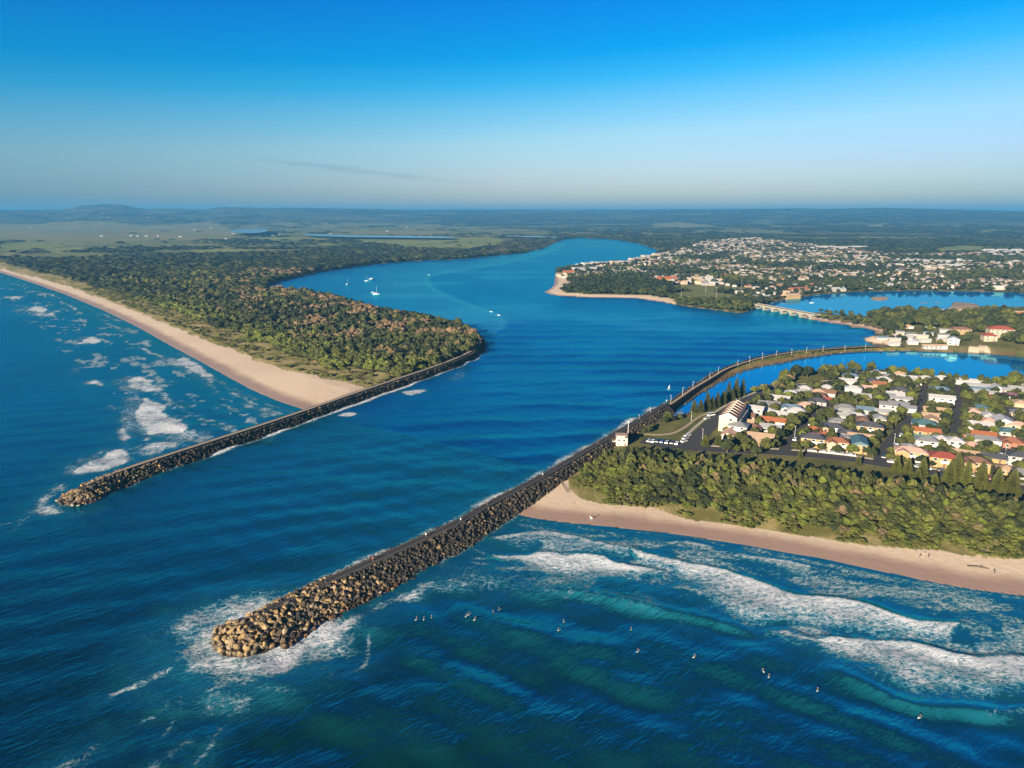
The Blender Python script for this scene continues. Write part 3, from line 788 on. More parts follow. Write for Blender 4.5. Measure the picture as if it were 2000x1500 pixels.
SW *= np.where(calm > 0, 0.0, 1.0) * (1 - 0.9 * sstep(650, 1000, PY) * river)
SEA_Z = SW + RIDGE * np.clip(sea_d / 14, 0, 1) + np.where(FOAM > 0.5, 0.25 * (FOAM - 0.5) * vnoise(PX / 1.7, PY / 1.7, 150), 0) * (R1 < 700)
SEA_Z = np.where(LAND & (H > 0.6), -0.2, SEA_Z)
shal = np.where(river > 0, 0.0, np.exp(-d_bn / 75.0) + 0.8 * np.exp(-d_bs / 90.0))
shal = np.clip(shal + 0.12 * RIDGE * (sea_d < 200), 0, 1)
blue = np.clip(np.interp(PY, [110, 160, 200, 290, 450, 900], [0.0, 0.0, 0.09, 0.36, 0.66, 0.95]) + 0.09 * sstep(-60, 120, PX) * (PY < 300) + calm * 0.4, 0, 1)  # water colour darkens towards the camera, a corner vignette painted in
# tide line: clear sea water meeting the milky river stream
tide = smooth_line(GL([(1105, 478), (1060, 500), (960, 520), (850, 536), (833, 543), (838, 556), (860, 572), (905, 590), (955, 608), (978, 618), (988, 632), (975, 645)]), 3)
dtl, stl = dist_line(P2, tide)
slick = np.where(in_river & (PY > 560), sstep(-3, 3, dtl * -stl) * np.exp(-dtl / 160.0) + 0.9 * np.exp(-(dtl / 5.0) ** 2), 0)
slick += np.where(in_river & (PY > 600), 0.75 * sstep(0.56, 0.70, fbm(PX / 170, PY / 60, 160, 4)), 0)
jj2 = np.arange(NTH); jn = (jj2 + 1) % NTH
ii2 = np.arange(NR - 1)
I, J = np.meshgrid(ii2, jj2, indexing='ij')
QS = np.stack([I * NTH + J, (I + 1) * NTH + J, (I + 1) * NTH + (J + 1) % NTH, I * NTH + (J + 1) % NTH], -1).reshape(-1, 4)[:, ::-1]
# no water sheet under the land proper
dry = ((H > 1.2) & LAND)[QS].all(1)
QS = QS[~dry]
u, inv = np.unique(QS.ravel(), return_inverse=True)
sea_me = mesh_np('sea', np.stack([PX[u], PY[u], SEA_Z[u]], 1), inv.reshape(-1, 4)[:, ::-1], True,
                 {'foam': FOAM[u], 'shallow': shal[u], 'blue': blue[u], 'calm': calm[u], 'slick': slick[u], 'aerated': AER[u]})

k = NT('sea_water')
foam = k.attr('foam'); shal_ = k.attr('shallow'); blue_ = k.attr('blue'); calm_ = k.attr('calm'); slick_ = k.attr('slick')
big = k.noise(k.pos((0.010, 0.018, 1), 0.2), 1.0, 4.0, 0.55)
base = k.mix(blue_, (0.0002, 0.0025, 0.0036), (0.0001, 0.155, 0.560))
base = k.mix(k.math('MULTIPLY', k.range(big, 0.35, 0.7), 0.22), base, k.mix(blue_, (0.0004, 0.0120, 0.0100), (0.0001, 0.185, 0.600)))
base = k.mix(shal_, base, (0.006, 0.125, 0.150))
base = k.mix(k.math('MULTIPLY', slick_, 0.50, clamp=True), base, (0.05, 0.32, 0.62))
# air in the water near foam turns it turquoise
aer = k.math('MULTIPLY', k.attr('aerated'), 0.75, clamp=True)
base = k.mix(aer, base, (0.016, 0.20, 0.29))
# lacy foam
dn = k.n('ShaderNodeTexNoise'); dn.inputs['Scale'].default_value = 0.35; dn.inputs['Detail'].default_value = 3.0
k.l(k.pos(), dn.inputs['Vector'])
vm = k.n('ShaderNodeVectorMath', operation='MULTIPLY_ADD'); k.l(dn.outputs[1], vm.inputs[0]); vm.inputs[1].default_value = (2.6, 2.6, 0.0); k.l(k.pos((1, 1, 0)), vm.inputs[2])
def lace(scale, wd):
    vo = k.n('ShaderNodeTexVoronoi', feature='DISTANCE_TO_EDGE'); vo.inputs['Scale'].default_value = scale
    k.l(vm.outputs[0], vo.inputs['Vector'])
    return k.range(vo.outputs['Distance'], 0.0, wd, 1.0, 0.0)
l1 = lace(0.50, 0.32); l2 = lace(1.25, 0.36)
fn = k.noise(k.posr((0.75, 1.25, 1), -0.3), 0.62, 7.0, 0.72, 0.8)
lac = k.math('ADD', k.math('MULTIPLY', k.math('MAXIMUM', l1, k.math('MULTIPLY', l2, 0.8)), 0.27), k.math('MULTIPLY', k.range(fn, 0.22, 0.80), 0.78))
thr = k.math('SUBTRACT', 1.03, k.math('MULTIPLY', foam, 0.66))
fm = k.range(lac, k.math('SUBTRACT', thr, 0.20), k.math('ADD', thr, 0.20), 0.0, 1.0, True)
fm = k.math('MULTIPLY', fm, k.range(foam, 0.15, 0.95, 0.50, 1.0))
fm = k.math('MULTIPLY', fm, k.range(foam, 0.03, 0.15))
fcol = k.mix(k.range(fn, 0.3, 0.7), (0.40, 0.47, 0.54), (0.67, 0.69, 0.71))
base = k.mix(fm, base, fcol)
# wind ripples and chop
r1 = k.noise(k.posr((0.09, 0.36, 0.2), -0.75), 1.0, 3.0, 0.55, 0.3)
r2 = k.noise(k.posr((0.34, 1.1, 0.5), -0.60), 1.0, 3.0, 0.55, 0.2)
r3 = k.noise(k.posr((0.022, 0.085, 0.1), -0.12), 1.0, 2.0, 0.5, 0.4)
hgt = k.math('ADD', k.math('ADD', k.math('MULTIPLY', r1, 0.62), k.math('MULTIPLY', r2, 0.30)), k.math('MULTIPLY', r3, 1.1))
st = k.math('MULTIPLY', k.range(calm_, 0, 1, 1.0, 0.06), k.range(slick_, 0, 1.2, 1.0, 0.45))
st = k.math('MULTIPLY', st, k.range(k.noise(k.pos((0.012, 0.006, 1)), 1.0, 3.0), 0.35, 0.65, 0.34, 0.85))
nb = k.bump(hgt, 1.0, st)
nb = k.bump(k.math('MULTIPLY', lac, fm), 0.5, 0.8, nb)
k.t.nodes.remove(k.b)
df = k.n('ShaderNodeBsdfDiffuse'); gl = k.n('ShaderNodeBsdfGlossy'); fr = k.n('ShaderNodeFresnel'); ms = k.n('ShaderNodeMixShader')
k.l(base, df.inputs['Color']); k.l(nb, df.inputs['Normal'])
gl.inputs['Color'].default_value = (0.04, 0.56, 0.50, 1); k.l(k.mix(calm_, (0.04, 0.56, 0.50), (0.22, 0.66, 0.72)), gl.inputs['Color']); k.l(k.range(calm_, 0, 1, 0.16, 0.06), gl.inputs['Roughness']); k.l(nb, gl.inputs['Normal'])
fr.inputs['IOR'].default_value = 1.33; k.l(nb, fr.inputs['Normal'])
k.l(k.math('MULTIPLY', k.math('MULTIPLY', fr.outputs[0], 0.64), k.math('SUBTRACT', 1.0, fm)), ms.inputs[0])
k.l(df.outputs[0], ms.inputs[1]); k.l(gl.outputs[0], ms.inputs[2]); k.l(ms.outputs[0], k.t.nodes['Material Output'].inputs['Surface'])
M_SEA = k.m
sea = link('sea', sea_me, [M_SEA]); sea['kind'] = 'structure'
# ------------------------------------------------------------------ breakwaters
k = NT('rubble_core')
k.set(Base_Color=k.mix(k.range(k.noise(k.pos(), 0.8, 5.0), 0.3, 0.7), (0.022, 0.020, 0.017), (0.07, 0.058, 0.042)), Roughness=0.95, Normal=k.bump(k.noise(k.pos(), 1.1, 4.0), 1.0, 1.0))  # near-black core stands in for shade in the gaps between boulders
M_CORE = k.m
k = NT('boulder_stone')
oi = k.n('ShaderNodeObjectInfo')
sepz = k.n('ShaderNodeSeparateXYZ'); k.l(k.n('ShaderNodeNewGeometry').outputs['Position'], sepz.inputs[0])
isl = k.n('ShaderNodeNewGeometry').outputs['Random Per Island']
rnd = k.math('FRACT', k.math('ADD', isl, oi.outputs['Random']))
n5 = k.noise(k.pos(), 1.3, 5.0, 0.65)
c = k.ramp(rnd, [(0.0, (0.07, 0.06, 0.05)), (0.35, (0.17, 0.125, 0.07)), (0.7, (0.31, 0.20, 0.07)), (1.0, (0.30, 0.23, 0.15))])
c = k.mix(1.0, c, k.ramp(n5, [(0.3, (0.6, 0.6, 0.6)), (0.72, (1.2, 1.2, 1.2))]), 'MULTIPLY')
wl = k.range(k.math('ADD', sepz.outputs['Z'], k.math('MULTIPLY', n5, 0.9)), 0.9, 2.0, 1.0, 0.0)
c = k.mix(wl, c, k.mix(1.0, c, (0.34, 0.24, 0.22), 'MULTIPLY'))
k.set(Base_Color=c, Roughness=k.range(wl, 0, 1, 0.85, 0.4), Normal=k.bump(n5, 0.25, 0.7))
M_ROCK = k.m
k = NT('shaded_rubble')
isl = k.n('ShaderNodeNewGeometry').outputs['Random Per Island']
n5 = k.noise(k.pos(), 1.3, 5.0, 0.65)
c = k.ramp(isl, [(0.0, (0.018, 0.017, 0.016)), (0.6, (0.045, 0.038, 0.030)), (0.90, (0.075, 0.057, 0.036)), (1.0, (0.22, 0.15, 0.07))])  # boulder stone with shade painted into its colour, a few stones left sunlit
c = k.mix(1.0, c, k.ramp(n5, [(0.3, (0.6, 0.6, 0.6)), (0.72, (1.2, 1.2, 1.2))]), 'MULTIPLY')
k.set(Base_Color=c, Roughness=0.85, Normal=k.bump(n5, 0.25, 0.7))
M_SHADED_ROCK = k.m
M_PATH = plain('path_tarmac', (0.030, 0.029, 0.029), 0.9)
M_CONC = plain('concrete_kerb', (0.14, 0.125, 0.11), 0.85)
M_GRAVEL = plain('path_gravel', (0.34, 0.27, 0.19), 0.95)

def tangents(L):
    d = np.gradient(L, axis=0); d /= np.linalg.norm(d, axis=1)[:, None]
    return d, np.stack([d[:, 1], -d[:, 0]], 1)            # tangent, right-hand normal

def sweep(name, L, offs, zs, mat, parent=None, wscale=None):
    d, nrm = tangents(L)
    n, m = len(L), len(offs)
    V = np.zeros((n, m, 3))
    for q in range(m):
        V[:, q, :2] = L + nrm * (offs[q] * (wscale[:, None] if wscale is not None and abs(offs[q]) > 3 else 1.0)); V[:, q, 2] = zs[q]
    I_, J_ = np.meshgrid(np.arange(n - 1), np.arange(m - 1), indexing='ij')
    F = np.stack([I_ * m + J_, I_ * m + J_ + 1, (I_ + 1) * m + J_ + 1, (I_ + 1) * m + J_], -1).reshape(-1, 4)
    return link(name, mesh_np(name, V.reshape(-1, 3), F), [mat], parent)

def rock_mesh(seed, n=14, lod=0):
    r = random.Random(seed); bm = bmesh.new()
    for _ in range(n):
        p = Vector((r.gauss(0, 1), r.gauss(0, 1), r.gauss(0, 1))).normalized()
        m = max(abs(p.x), abs(p.y), abs(p.z))
        p = p / (0.45 + 0.55 * m) * r.uniform(0.85, 1.05)           # between ball and block
        bm.verts.new((p.x * 0.60, p.y * 0.52, p.z * 0.46))
    bmesh.ops.convex_hull(bm, input=bm.verts)
    loose = [v for v in bm.verts if not v.link_faces]
    bmesh.ops.delete(bm, geom=loose, context='VERTS')
    bmesh.ops.recalc_face_normals(bm, faces=bm.faces)
    me = bpy.data.meshes.new('boulder'); bm.to_mesh(me); bm.free()
    return me
ROCKS = [rock_mesh(s, 18) for s in range(8)]
for me in ROCKS: me.materials.append(M_ROCK)
def mesh_arrays(me):
    V = np.zeros(len(me.vertices) * 3, np.float32); me.vertices.foreach_get('co', V)
    me.calc_loop_triangles()
    T = np.zeros(len(me.loop_triangles) * 3, np.int32); me.loop_triangles.foreach_get('vertices', T)
    return V.reshape(-1, 3), T.reshape(-1, 3)
ROCK_A = [mesh_arrays(m) for m in ROCKS]

def rot_mats(n, tilt=math.pi):
    a = rng.uniform(0, 2 * math.pi, n); b = rng.uniform(-tilt, tilt, n); c_ = rng.uniform(-tilt, tilt, n)
    ca, sa, cb, sb, cc, sc = np.cos(a), np.sin(a), np.cos(b), np.sin(b), np.cos(c_), np.sin(c_)
    z = np.zeros(n); o = np.ones(n)
    Rz = np.stack([ca, -sa, z, sa, ca, z, z, z, o], 1).reshape(-1, 3, 3)
    Rx = np.stack([o, z, z, z, cb, -sb, z, sb, cb], 1).reshape(-1, 3, 3)
    Ry = np.stack([cc, z, sc, z, o, z, -sc, z, cc], 1).reshape(-1, 3, 3)
    return Rz @ Rx @ Ry

def merge(variants, which, pos, scale, R=None, tint=None):
    """many small solids merged into one mesh (arrays in, arrays out)"""
    VV, FF, TT = [], [], []; base = 0
    for v, (V, F) in enumerate(variants):
        ix = np.nonzero(which == v)[0]
        if not len(ix): continue
        S = scale[ix][:, None, :] * V[None]
        if R is not None: S = np.einsum('nij,nkj->nki', R[ix], S)
        S = S + pos[ix][:, None, :]
        VV.append(S.reshape(-1, 3))
        FF.append((F[None] + (base + np.arange(len(ix)) * len(V))[:, None, None]).reshape(-1, 3))
        if tint is not None: TT.append(np.repeat(tint[ix], len(V)))
        base += len(ix) * len(V)
    return np.concatenate(VV), np.concatenate(FF), (np.concatenate(TT) if tint is not None else None)

def wall_scale(s, tip_len):
    return np.interp(s, [0, tip_len * .8, tip_len * 2.4], [1.12, 1.05, 0.74])

def wall_rocks(L, L_from, L_to, left, right, crest, z_top, tip_len, big):
    """positions of the armour stones of a breakwater, its head at the start of L"""
    seg = np.linalg.norm(np.diff(L, axis=0), axis=1); S = np.concatenate([[0], np.cumsum(seg)])
    d, nrm = tangents(L)
    out = []
    s = L_from
    while s < L_to:
        x = np.interp(s, S, L[:, 0]); y = np.interp(s, S, L[:, 1])
        nx = np.interp(s, S, nrm[:, 0]); ny = np.interp(s, S, nrm[:, 1])
        tipf = max(0.0, 1 - s / tip_len)
        sz = big * (1 + 0.45 * tipf)
        ws = float(wall_scale(s, tip_len))
        for sgn, wdt in ((-1, left * ws), (1, right * ws)):
            o = crest + 0.4
            while o < wdt + 1.0 + 2.5 * tipf:
                t = (o - crest) / (wdt - crest)
                z = z_top * (1 - t) - 0.25
                out.append((x + sgn * nx * (o + random.uniform(-.7, .7)), y + sgn * ny * (o + random.uniform(-.7, .7)), z + random.uniform(-.15, .35), sz * random.uniform(0.75, 1.3)))
                o += sz * 0.80
        if tipf > 0.35:                                           # the head is heaped right across
            o = -crest
            while o < crest:
                out.append((x + nx * o, y + ny * o, z_top * (0.85 + 0.15 * (1 - tipf)) + random.uniform(-.3, .5), sz * random.uniform(0.8, 1.25))); o += sz * 0.85
        s += sz * 0.86
    # round head
    d0 = d[0]; n0 = nrm[0]
    for ring in range(1, 8):
        rad = crest * 0.4 + ring * big * 1.15
        if rad > max(left, right) + 2: break
        nn = max(4, int(math.pi * rad / (big * 1.1)))
        for q in range(nn):
            a = math.pi * (q + 0.5) / nn
            px_, py_ = L[0] - d0 * math.sin(a) * rad + n0 * math.cos(a) * rad
            z = z_top * 0.9 * (1 - rad / (max(left, right) + 1.5))
            out.append((px_ + random.uniform(-.6, .6), py_ + random.uniform(-.6, .6), z + random.uniform(-.1, .5), big * 1.4 * random.uniform(0.8, 1.3)))
    return np.array(out)

def breakwater(L, left, right, label, tip_len):
    Lr = resample(L, 4.0); ws = wall_scale(np.arange(len(Lr)) * 4.0, tip_len)
    root = link('breakwater', None, loc=(float(L[0][0]), float(L[0][1]), 0))
    tag(root, label, 'breakwater')
    par = Vector(root.location)
    def rel(o):
        o.parent = root; o.location = -par
        return o
    d, nrm = tangents(Lr)
    ztip = np.zeros(len(Lr))
    rel(sweep('rubble_mound', Lr, [-left, -2.2, 2.2, right], [-1.2, 4.15, 4.15, -1.2], M_CORE, wscale=ws))
    # rounded end of the mound
    V = [(Lr[0][0], Lr[0][1], 4.15)]
    for q in range(13):
        a = math.pi * q / 12
        w = left if q > 6 else right
        for rad, z in ((2.2, 4.0), (w * 1.1, -1.2)):
            p = Lr[0] - d[0] * math.sin(a) * rad * 1.05 + nrm[0] * math.cos(a) * rad
            V.append((p[0], p[1], z))
    F = []
    for q in range(12):
        F.append((0, 1 + 2 * q, 1 + 2 * (q + 1), 0)[:3]); 
    F4 = [(1 + 2 * q, 2 + 2 * q, 4 + 2 * q, 3 + 2 * q) for q in range(12)]
    rel(link('mound_head', mesh_np('mound_head', np.array(V), [np.array(F), np.array(F4)]), [M_CORE]))
    Lp = resample(L[2:], 3.0)
    rel(sweep('path', Lp, [-1.25, 1.25], [4.95, 4.95], M_PATH if left > 7 else M_GRAVEL))
    for sgn in (-1, 1):
        a, b = (1.25, 1.5) if sgn > 0 else (-1.5, -1.25)
        rel(sweep('kerb', Lp, [a, a, b, b], [4.1, 5.12, 5.12, 4.1], M_CONC))
    return root

WN_END = 330.0
breakwater(WALL_N, 7.2, 11.4, 'nearer rubble breakwater with a tarmac path on its crest, running out from the beach suburb', 45)
breakwater(WALL_S, 6.0, 7.0, 'farther dark rubble breakwater along the tip of the wooded spit and its sand beach', 34)
rk = wall_rocks(WALL_N, 2, 275, 7.2, 11.4, 2.0, 4.6, 45, 1.08)
dist_c = np.linalg.norm(rk[:, :3] - np.array([0, 0, CAM_H]), axis=1)
order = np.argsort(dist_c / rk[:, 3])
vis = order[:300]; rest = order[300:]
for q in vis:
    x, y, z, s = rk[q]
    o = link('boulder', ROCKS[int(rng.integers(8))], loc=(x, y, z))
    o.rotation_euler = (random.uniform(-.7, .7), random.uniform(-.7, .7), random.uniform(0, 6.28))
    o.scale = (s * random.uniform(1.1, 1.35), s * random.uniform(1.05, 1.3), s * random.uniform(1.1, 1.45))
    tag(o, 'ochre armour boulder in the heap at the head of the nearer breakwater', 'boulder', 'boulders at the head of the nearer breakwater')
def rock_stuff(name, R_, mat):
    n = len(R_)
    V, F, _ = merge(ROCK_A, rng.integers(0, 8, n), R_[:, :3], R_[:, 3:4] * rng.uniform(1.05, 1.4, (n, 3)), rot_mats(n, 0.8))
    o = link(name, mesh_np(name, V, F), [mat]); o['kind'] = 'stuff'
    return o
far_t = rk[rest]
mid = (far_t[:, 1] < 205) & (rng.random(len(far_t)) < 0.42)
rock_stuff('boulders', far_t[mid], M_ROCK)
rock_stuff('rubble', far_t[~mid], M_SHADED_ROCK)
rs = wall_rocks(WALL_S, 2, 460, 6.0, 7.0, 2.0, 4.4, 34, 1.0)
tipm = (np.linalg.norm(rs[:, :2] - WALL_S[0], axis=1) < 36) & (rng.random(len(rs)) < .75)
rock_stuff('boulders', rs[tipm], M_ROCK)
rock_stuff('rubble', rs[~tipm], M_SHADED_ROCK)
# training wall that carries on up the river: grassy bank, its walkway and river-side stones
TW = smooth_line(GL(wall_out[1:], 0), 2)
TWr = resample(TW, 4.0)
root = link('training_wall', None, loc=(float(TWr[0][0]), float(TWr[0][1]), 0))
tag(root, 'long curved training wall with a walkway, between the river and the narrow lagoon', 'river wall')
po = -Vector(root.location)
for nm, of, z_, mt in (('walkway', [3.4, 5.4], [2.82, 2.82], M_GRAVEL), ('parapet', [2.9, 2.9, 3.4, 3.4], [-0.5, 3.1, 3.1, 2.2], M_SHADED_ROCK), ('stone_slope', [-1.5, 2.4], [-0.6, 3.3], M_SHADED_ROCK), ('path_bank', [3.4, 5.4, 8.0], [2.78, 2.78, 2.4], M_GROUND)):
    o = sweep(nm, TWr, of, z_, mt, root); o.location = po
tr = []
dT, nT = tangents(TWr)
for q in range(len(TWr)):
    for o_ in (-0.6, 0.9, 2.0):
        tr.append((TWr[q][0] + nT[q][0] * o_ + random.uniform(-1.5, 1.5), TWr[q][1] + nT[q][1] * o_ + random.uniform(-1, 1), 0.3 + (o_ + .6) * .9, random.uniform(1.0, 1.8)))
rock_stuff('rubble', np.array(tr), M_SHADED_ROCK)
ti = resample(smooth_line(GL(wall_in[1:11]), 2), 2.2)
tr = np.stack([ti[:, 0] + rng.uniform(-1.2, 1.2, len(ti)), ti[:, 1] + rng.uniform(-1.2, 1.2, len(ti)), rng.uniform(0, .4, len(ti)), rng.uniform(.9, 1.7, len(ti))], 1)
rock_stuff('rubble', tr, M_SHADED_ROCK)

# ------------------------------------------------------------------ trees
M_BARK = plain('bark', (0.11, 0.085, 0.06), 0.95)
def leaf_mat(name, src):
    k = NT(name)
    if src == 'object':
        sp = k.n('ShaderNodeSeparateColor'); k.l(k.n('ShaderNodeObjectInfo').outputs['Color'], sp.inputs[0]); t = sp.outputs[0]
    else:
        t = k.attr('tint')
    isl = k.n('ShaderNodeNewGeometry').outputs['Random Per Island']
    nz = k.noise(k.pos(), 0.45, 5.0, 0.65)
    f = k.math('ADD', t, k.math('MULTIPLY', k.math('SUBTRACT', nz, 0.5), 0.30))
    c = k.ramp(f, [(0.0, (0.008, 0.015, 0.008)), (0.25, (0.024, 0.034, 0.011)), (0.5, (0.064, 0.072, 0.016)), (0.70, (0.100, 0.125, 0.018)), (0.84, (0.095, 0.080, 0.036)), (1.0, (0.185, 0.120, 0.075))])
    c = k.mix(1.0, c, k.ramp(isl, [(0.0, (0.75, 0.78, 0.8)), (1.0, (1.25, 1.2, 1.1))]), 'MULTIPLY')
    k.set(Base_Color=c, Roughness=0.75, Normal=k.bump(k.noise(k.pos(), 1.6, 5.0, 0.7), 0.7, 0.7))
    k.b.inputs['Specular IOR Level'].default_value = 0.25
    return k.m
M_LEAF = leaf_mat('leaves', 'object')
M_LEAFS = leaf_mat('leaves_of_the_woods', 'attr')
from mathutils import noise as mnoise

def ico(sub):
    bm = bmesh.new(); bmesh.ops.create_icosphere(bm, subdivisions=sub, radius=1.0)
    V = np.array([v.co for v in bm.verts]); F = np.array([[v.index for v in f.verts] for f in bm.faces]); bm.free()
    return V, F
ICO = {s: ico(s) for s in (1, 2, 3)}
def crown_arrays(seed, lobes=6, sub=2, leaves=120, flat=0.62, spread=0.62, lsize=0.16):
    """a crown of unit radius: lumpy lobes with loose leaf sprays standing off them"""
    r = random.Random(seed); VV, FF = [], []; b = 0
    Vi, Fi = ICO[sub]
    cs = []
    for q in range(lobes):
        a = 2 * math.pi * q / max(1, lobes - 1) + r.uniform(-.4, .4)
        d = 0 if q == 0 else spread * r.uniform(0.75, 1.1)
        c_ = np.array([math.cos(a) * d, math.sin(a) * d, (0.30 if q == 0 else r.uniform(-0.12, 0.22)) * flat])
        rad = (0.62 if q == 0 else r.uniform(0.36, 0.52))
        cs.append((c_, rad))
        off = Vector((r.uniform(0, 50), r.uniform(0, 50), r.uniform(0, 50)))
        dis = np.array([1 + 0.55 * mnoise.noise(Vector(v) * 1.9 + off) + 0.30 * mnoise.noise(Vector(v) * 4.3 + off) for v in Vi])
        VV.append(Vi * dis[:, None] * rad * np.array([1, 1, flat + 0.12]) + c_); FF.append(Fi + b); b += len(Vi)
    for q in range(leaves):
        c_, rad = r.choice(cs)
        n = Vector((r.gauss(0, 1), r.gauss(0, 1), r.gauss(0.5, 1))).normalized()
        p = Vector(c_) + Vector((n.x, n.y, n.z * flat)) * rad * r.uniform(0.85, 1.22)
        u = (n + Vector((r.gauss(0, .6), r.gauss(0, .6), r.gauss(0, .6)))).normalized()
        t1 = u.orthogonal().normalized(); t1 = (Matrix.Rotation(r.uniform(0, 6.28), 3, u) @ t1); t2 = u.cross(t1)
        s1, s2 = lsize * r.uniform(.6, 1.3), lsize * r.uniform(.4, .9)
        VV.append(np.array([p - t1 * s1, p + t2 * s2, p + t1 * s1, p - t2 * s2])); FF.append(np.array([[0, 1, 2], [0, 2, 3]]) + b); b += 4
    return np.concatenate(VV), np.concatenate(FF)

def tree_mesh(name, seed, trunk_h=0.55, **kw):
    """whole broadleaf tree of unit crown radius, base at z=0: crown (slot 0), trunk and limbs (slot 1)"""
    V, F = crown_arrays(seed, **kw)
    V = V + np.array([0, 0, trunk_h + 0.45])
    mb = MB(); r = random.Random(seed + 99)
    mb.cone((0, 0, -0.1), (0, 0, trunk_h + 0.2), 0.09, 0.05, 6)
    for q in range(4):
        a = q * 1.57 + r.uniform(-.4, .4)
        mb.cone((0, 0, trunk_h * 0.6), (math.cos(a) * .5, math.sin(a) * .5, trunk_h + 0.35), 0.045, 0.02, 5)
    tv = np.array([tuple(p) for p in mb.v]); b = len(V)
    F3 = np.array([[b + i for i in f] for f in mb.f if len(f) == 4]); Fn = [f for f in mb.f if len(f) != 4]
    me = mesh_np(name, np.vstack([V, tv]), [F, F3], False, mat_idx=[0] * len(F) + [1] * len(F3))
    me.materials.append(M_LEAF); me.materials.append(M_BARK)
    return me
DUNE_T = [tree_mesh('dune_tree', 300 + q, 0.35, lobes=7, sub=2, leaves=170, flat=0.60, lsize=0.13) for q in range(6)]
GARD_T = [tree_mesh('garden_tree', 400 + q, 0.75, lobes=6, sub=2, leaves=160, flat=0.85, lsize=0.15) for q in range(6)]
LODN = [crown_arrays(500 + q, lobes=6, sub=2, leaves=70, flat=0.68, lsize=0.17) for q in range(5)]
LODM = [crown_arrays(520 + q, lobes=4, sub=1, leaves=22, flat=0.75, lsize=0.25) for q in range(5)]
LODF = [crown_arrays(540 + q, lobes=2, sub=1, leaves=8, flat=0.8, spread=0.5, lsize=0.3) for q in range(5)]

def ground_z(P):
    """height of the survey grid below world points"""
    r = np.hypot(P[:, 0], P[:, 1]); t = np.arctan2(P[:, 0], P[:, 1])
    ri = np.interp(r, rr, np.arange(NR)); ti_ = np.clip((t - th_in[0]) / (th_in[1] - th_in[0]), 0, NIN - 1.001)
    i = np.clip(ri.astype(int), 0, NR - 2); j = ti_.astype(int); fi = ri - i; fj = ti_ - j
    Hg = H.reshape(NR, NTH)
    return (Hg[i, j] * (1 - fj) + Hg[i, j + 1] * fj) * (1 - fi) + (Hg[i + 1, j] * (1 - fj) + Hg[i + 1, j + 1] * fj) * fi
def near_cell(P, A):
    r = np.hypot(P[:, 0], P[:, 1]); t = np.arctan2(P[:, 0], P[:, 1])
    i = np.clip(np.rint(np.interp(r, rr, np.arange(NR))).astype(int), 0, NR - 1)
    j = np.clip(np.rint((t - th_in[0]) / (th_in[1] - th_in[0])).astype(int), 0, NIN - 1)
    return A.reshape(NR, NTH)[i, j]

def jitter_grid(poly, step, jit=0.42):
    lo, hi = poly.min(0), poly.max(0)
    gx, gy = np.meshgrid(np.arange(lo[0], hi[0], step), np.arange(lo[1], hi[1], step * 0.87))
    gx = gx + (np.arange(gx.shape[0]) % 2)[:, None] * step / 2
    P = np.stack([gx.ravel(), gy.ravel()], 1) + rng.uniform(-jit, jit, (gx.size, 2)) * step
    return P[inside(P, poly)]

def woods(name, P, rad, hgt, tint, variants, mat=None):
    """a wood that reads as one mass"""
    n = len(P)
    if n == 0: return None
    z = ground_z(P)
    pos = np.stack([P[:, 0], P[:, 1], z + hgt * 0.52], 1)
    a = rng.uniform(0, 2 * math.pi, n); zz_ = np.zeros(n); o = np.ones(n)
    R = np.stack([np.cos(a), -np.sin(a), zz_, np.sin(a), np.cos(a), zz_, zz_, zz_, o], 1).reshape(-1, 3, 3)
    sc = np.stack([rad, rad, hgt * 0.62], 1)
    V, F, T = merge(variants, rng.integers(0, len(variants), n), pos, sc, R, tint)
    ob = link(name, mesh_np(name, V, F, False, {'tint': T}), [mat or M_LEAFS]); ob['kind'] = 'stuff'
    return ob

# the dune forest in front of the suburb
FOREST_N = GL([(1112, 930), (1150, 946), (1185, 960), (1300, 980), (1400, 994), (1500, 1010), (1650, 1032), (1800, 1050), (1900, 1063), (2000, 1077), (2300, 1120), (2500, 1146),
               (2500, 1064), (2300, 1036), (2000, 993), (1900, 978), (1800, 963), (1720, 951), (1650, 941), (1550, 929), (1450, 916), (1350, 905), (1290, 897), (1235, 892), (1190, 896)], 3.0)
P = jitter_grid(FOREST_N, 3.5)
edge = sdf(P, FOREST_N)
rad = rng.uniform(1.5, 3.2, len(P)) * np.clip(0.62 + edge / 45, 0.55, 1.0)
front, _ = dist_line(P, GL([(1108, 934), (1185, 972), (1300, 992), (1500, 1021), (1650, 1041), (1800, 1058), (2000, 1083), (2500, 1146)], 3.0))
hgt = np.clip(2.2 + front * 0.165, 2.2, 8.0) * rng.uniform(0.72, 1.12, len(P))
tn = fbm(P[:, 0] / 22, P[:, 1] / 14, 210, 3)
tint = np.clip(0.36 + 0.42 * (tn - 0.4) + rng.normal(0, 0.13, len(P)) + 0.20 * np.exp(-front / 14), 0.08, 0.80)
br = rng.random(len(P)) < 0.06; tint[br] = rng.uniform(0.80, 0.9, br.sum())
key = np.hypot(P[:, 0], P[:, 1]) / rad
pp = proj(np.stack([P[:, 0], P[:, 1], np.full(len(P), 5.0)], 1))
key[(pp[:, 0] > 2010) | (pp[:, 0] < 0)] += 1e6
o_ = np.argsort(key); ind, rst = o_[:300], o_[300:]
zg = ground_z(P)
def kind_word(t): return 'dark olive' if t < 0.3 else 'olive green' if t < 0.52 else 'bright green' if t < 0.78 else 'brown tinged'
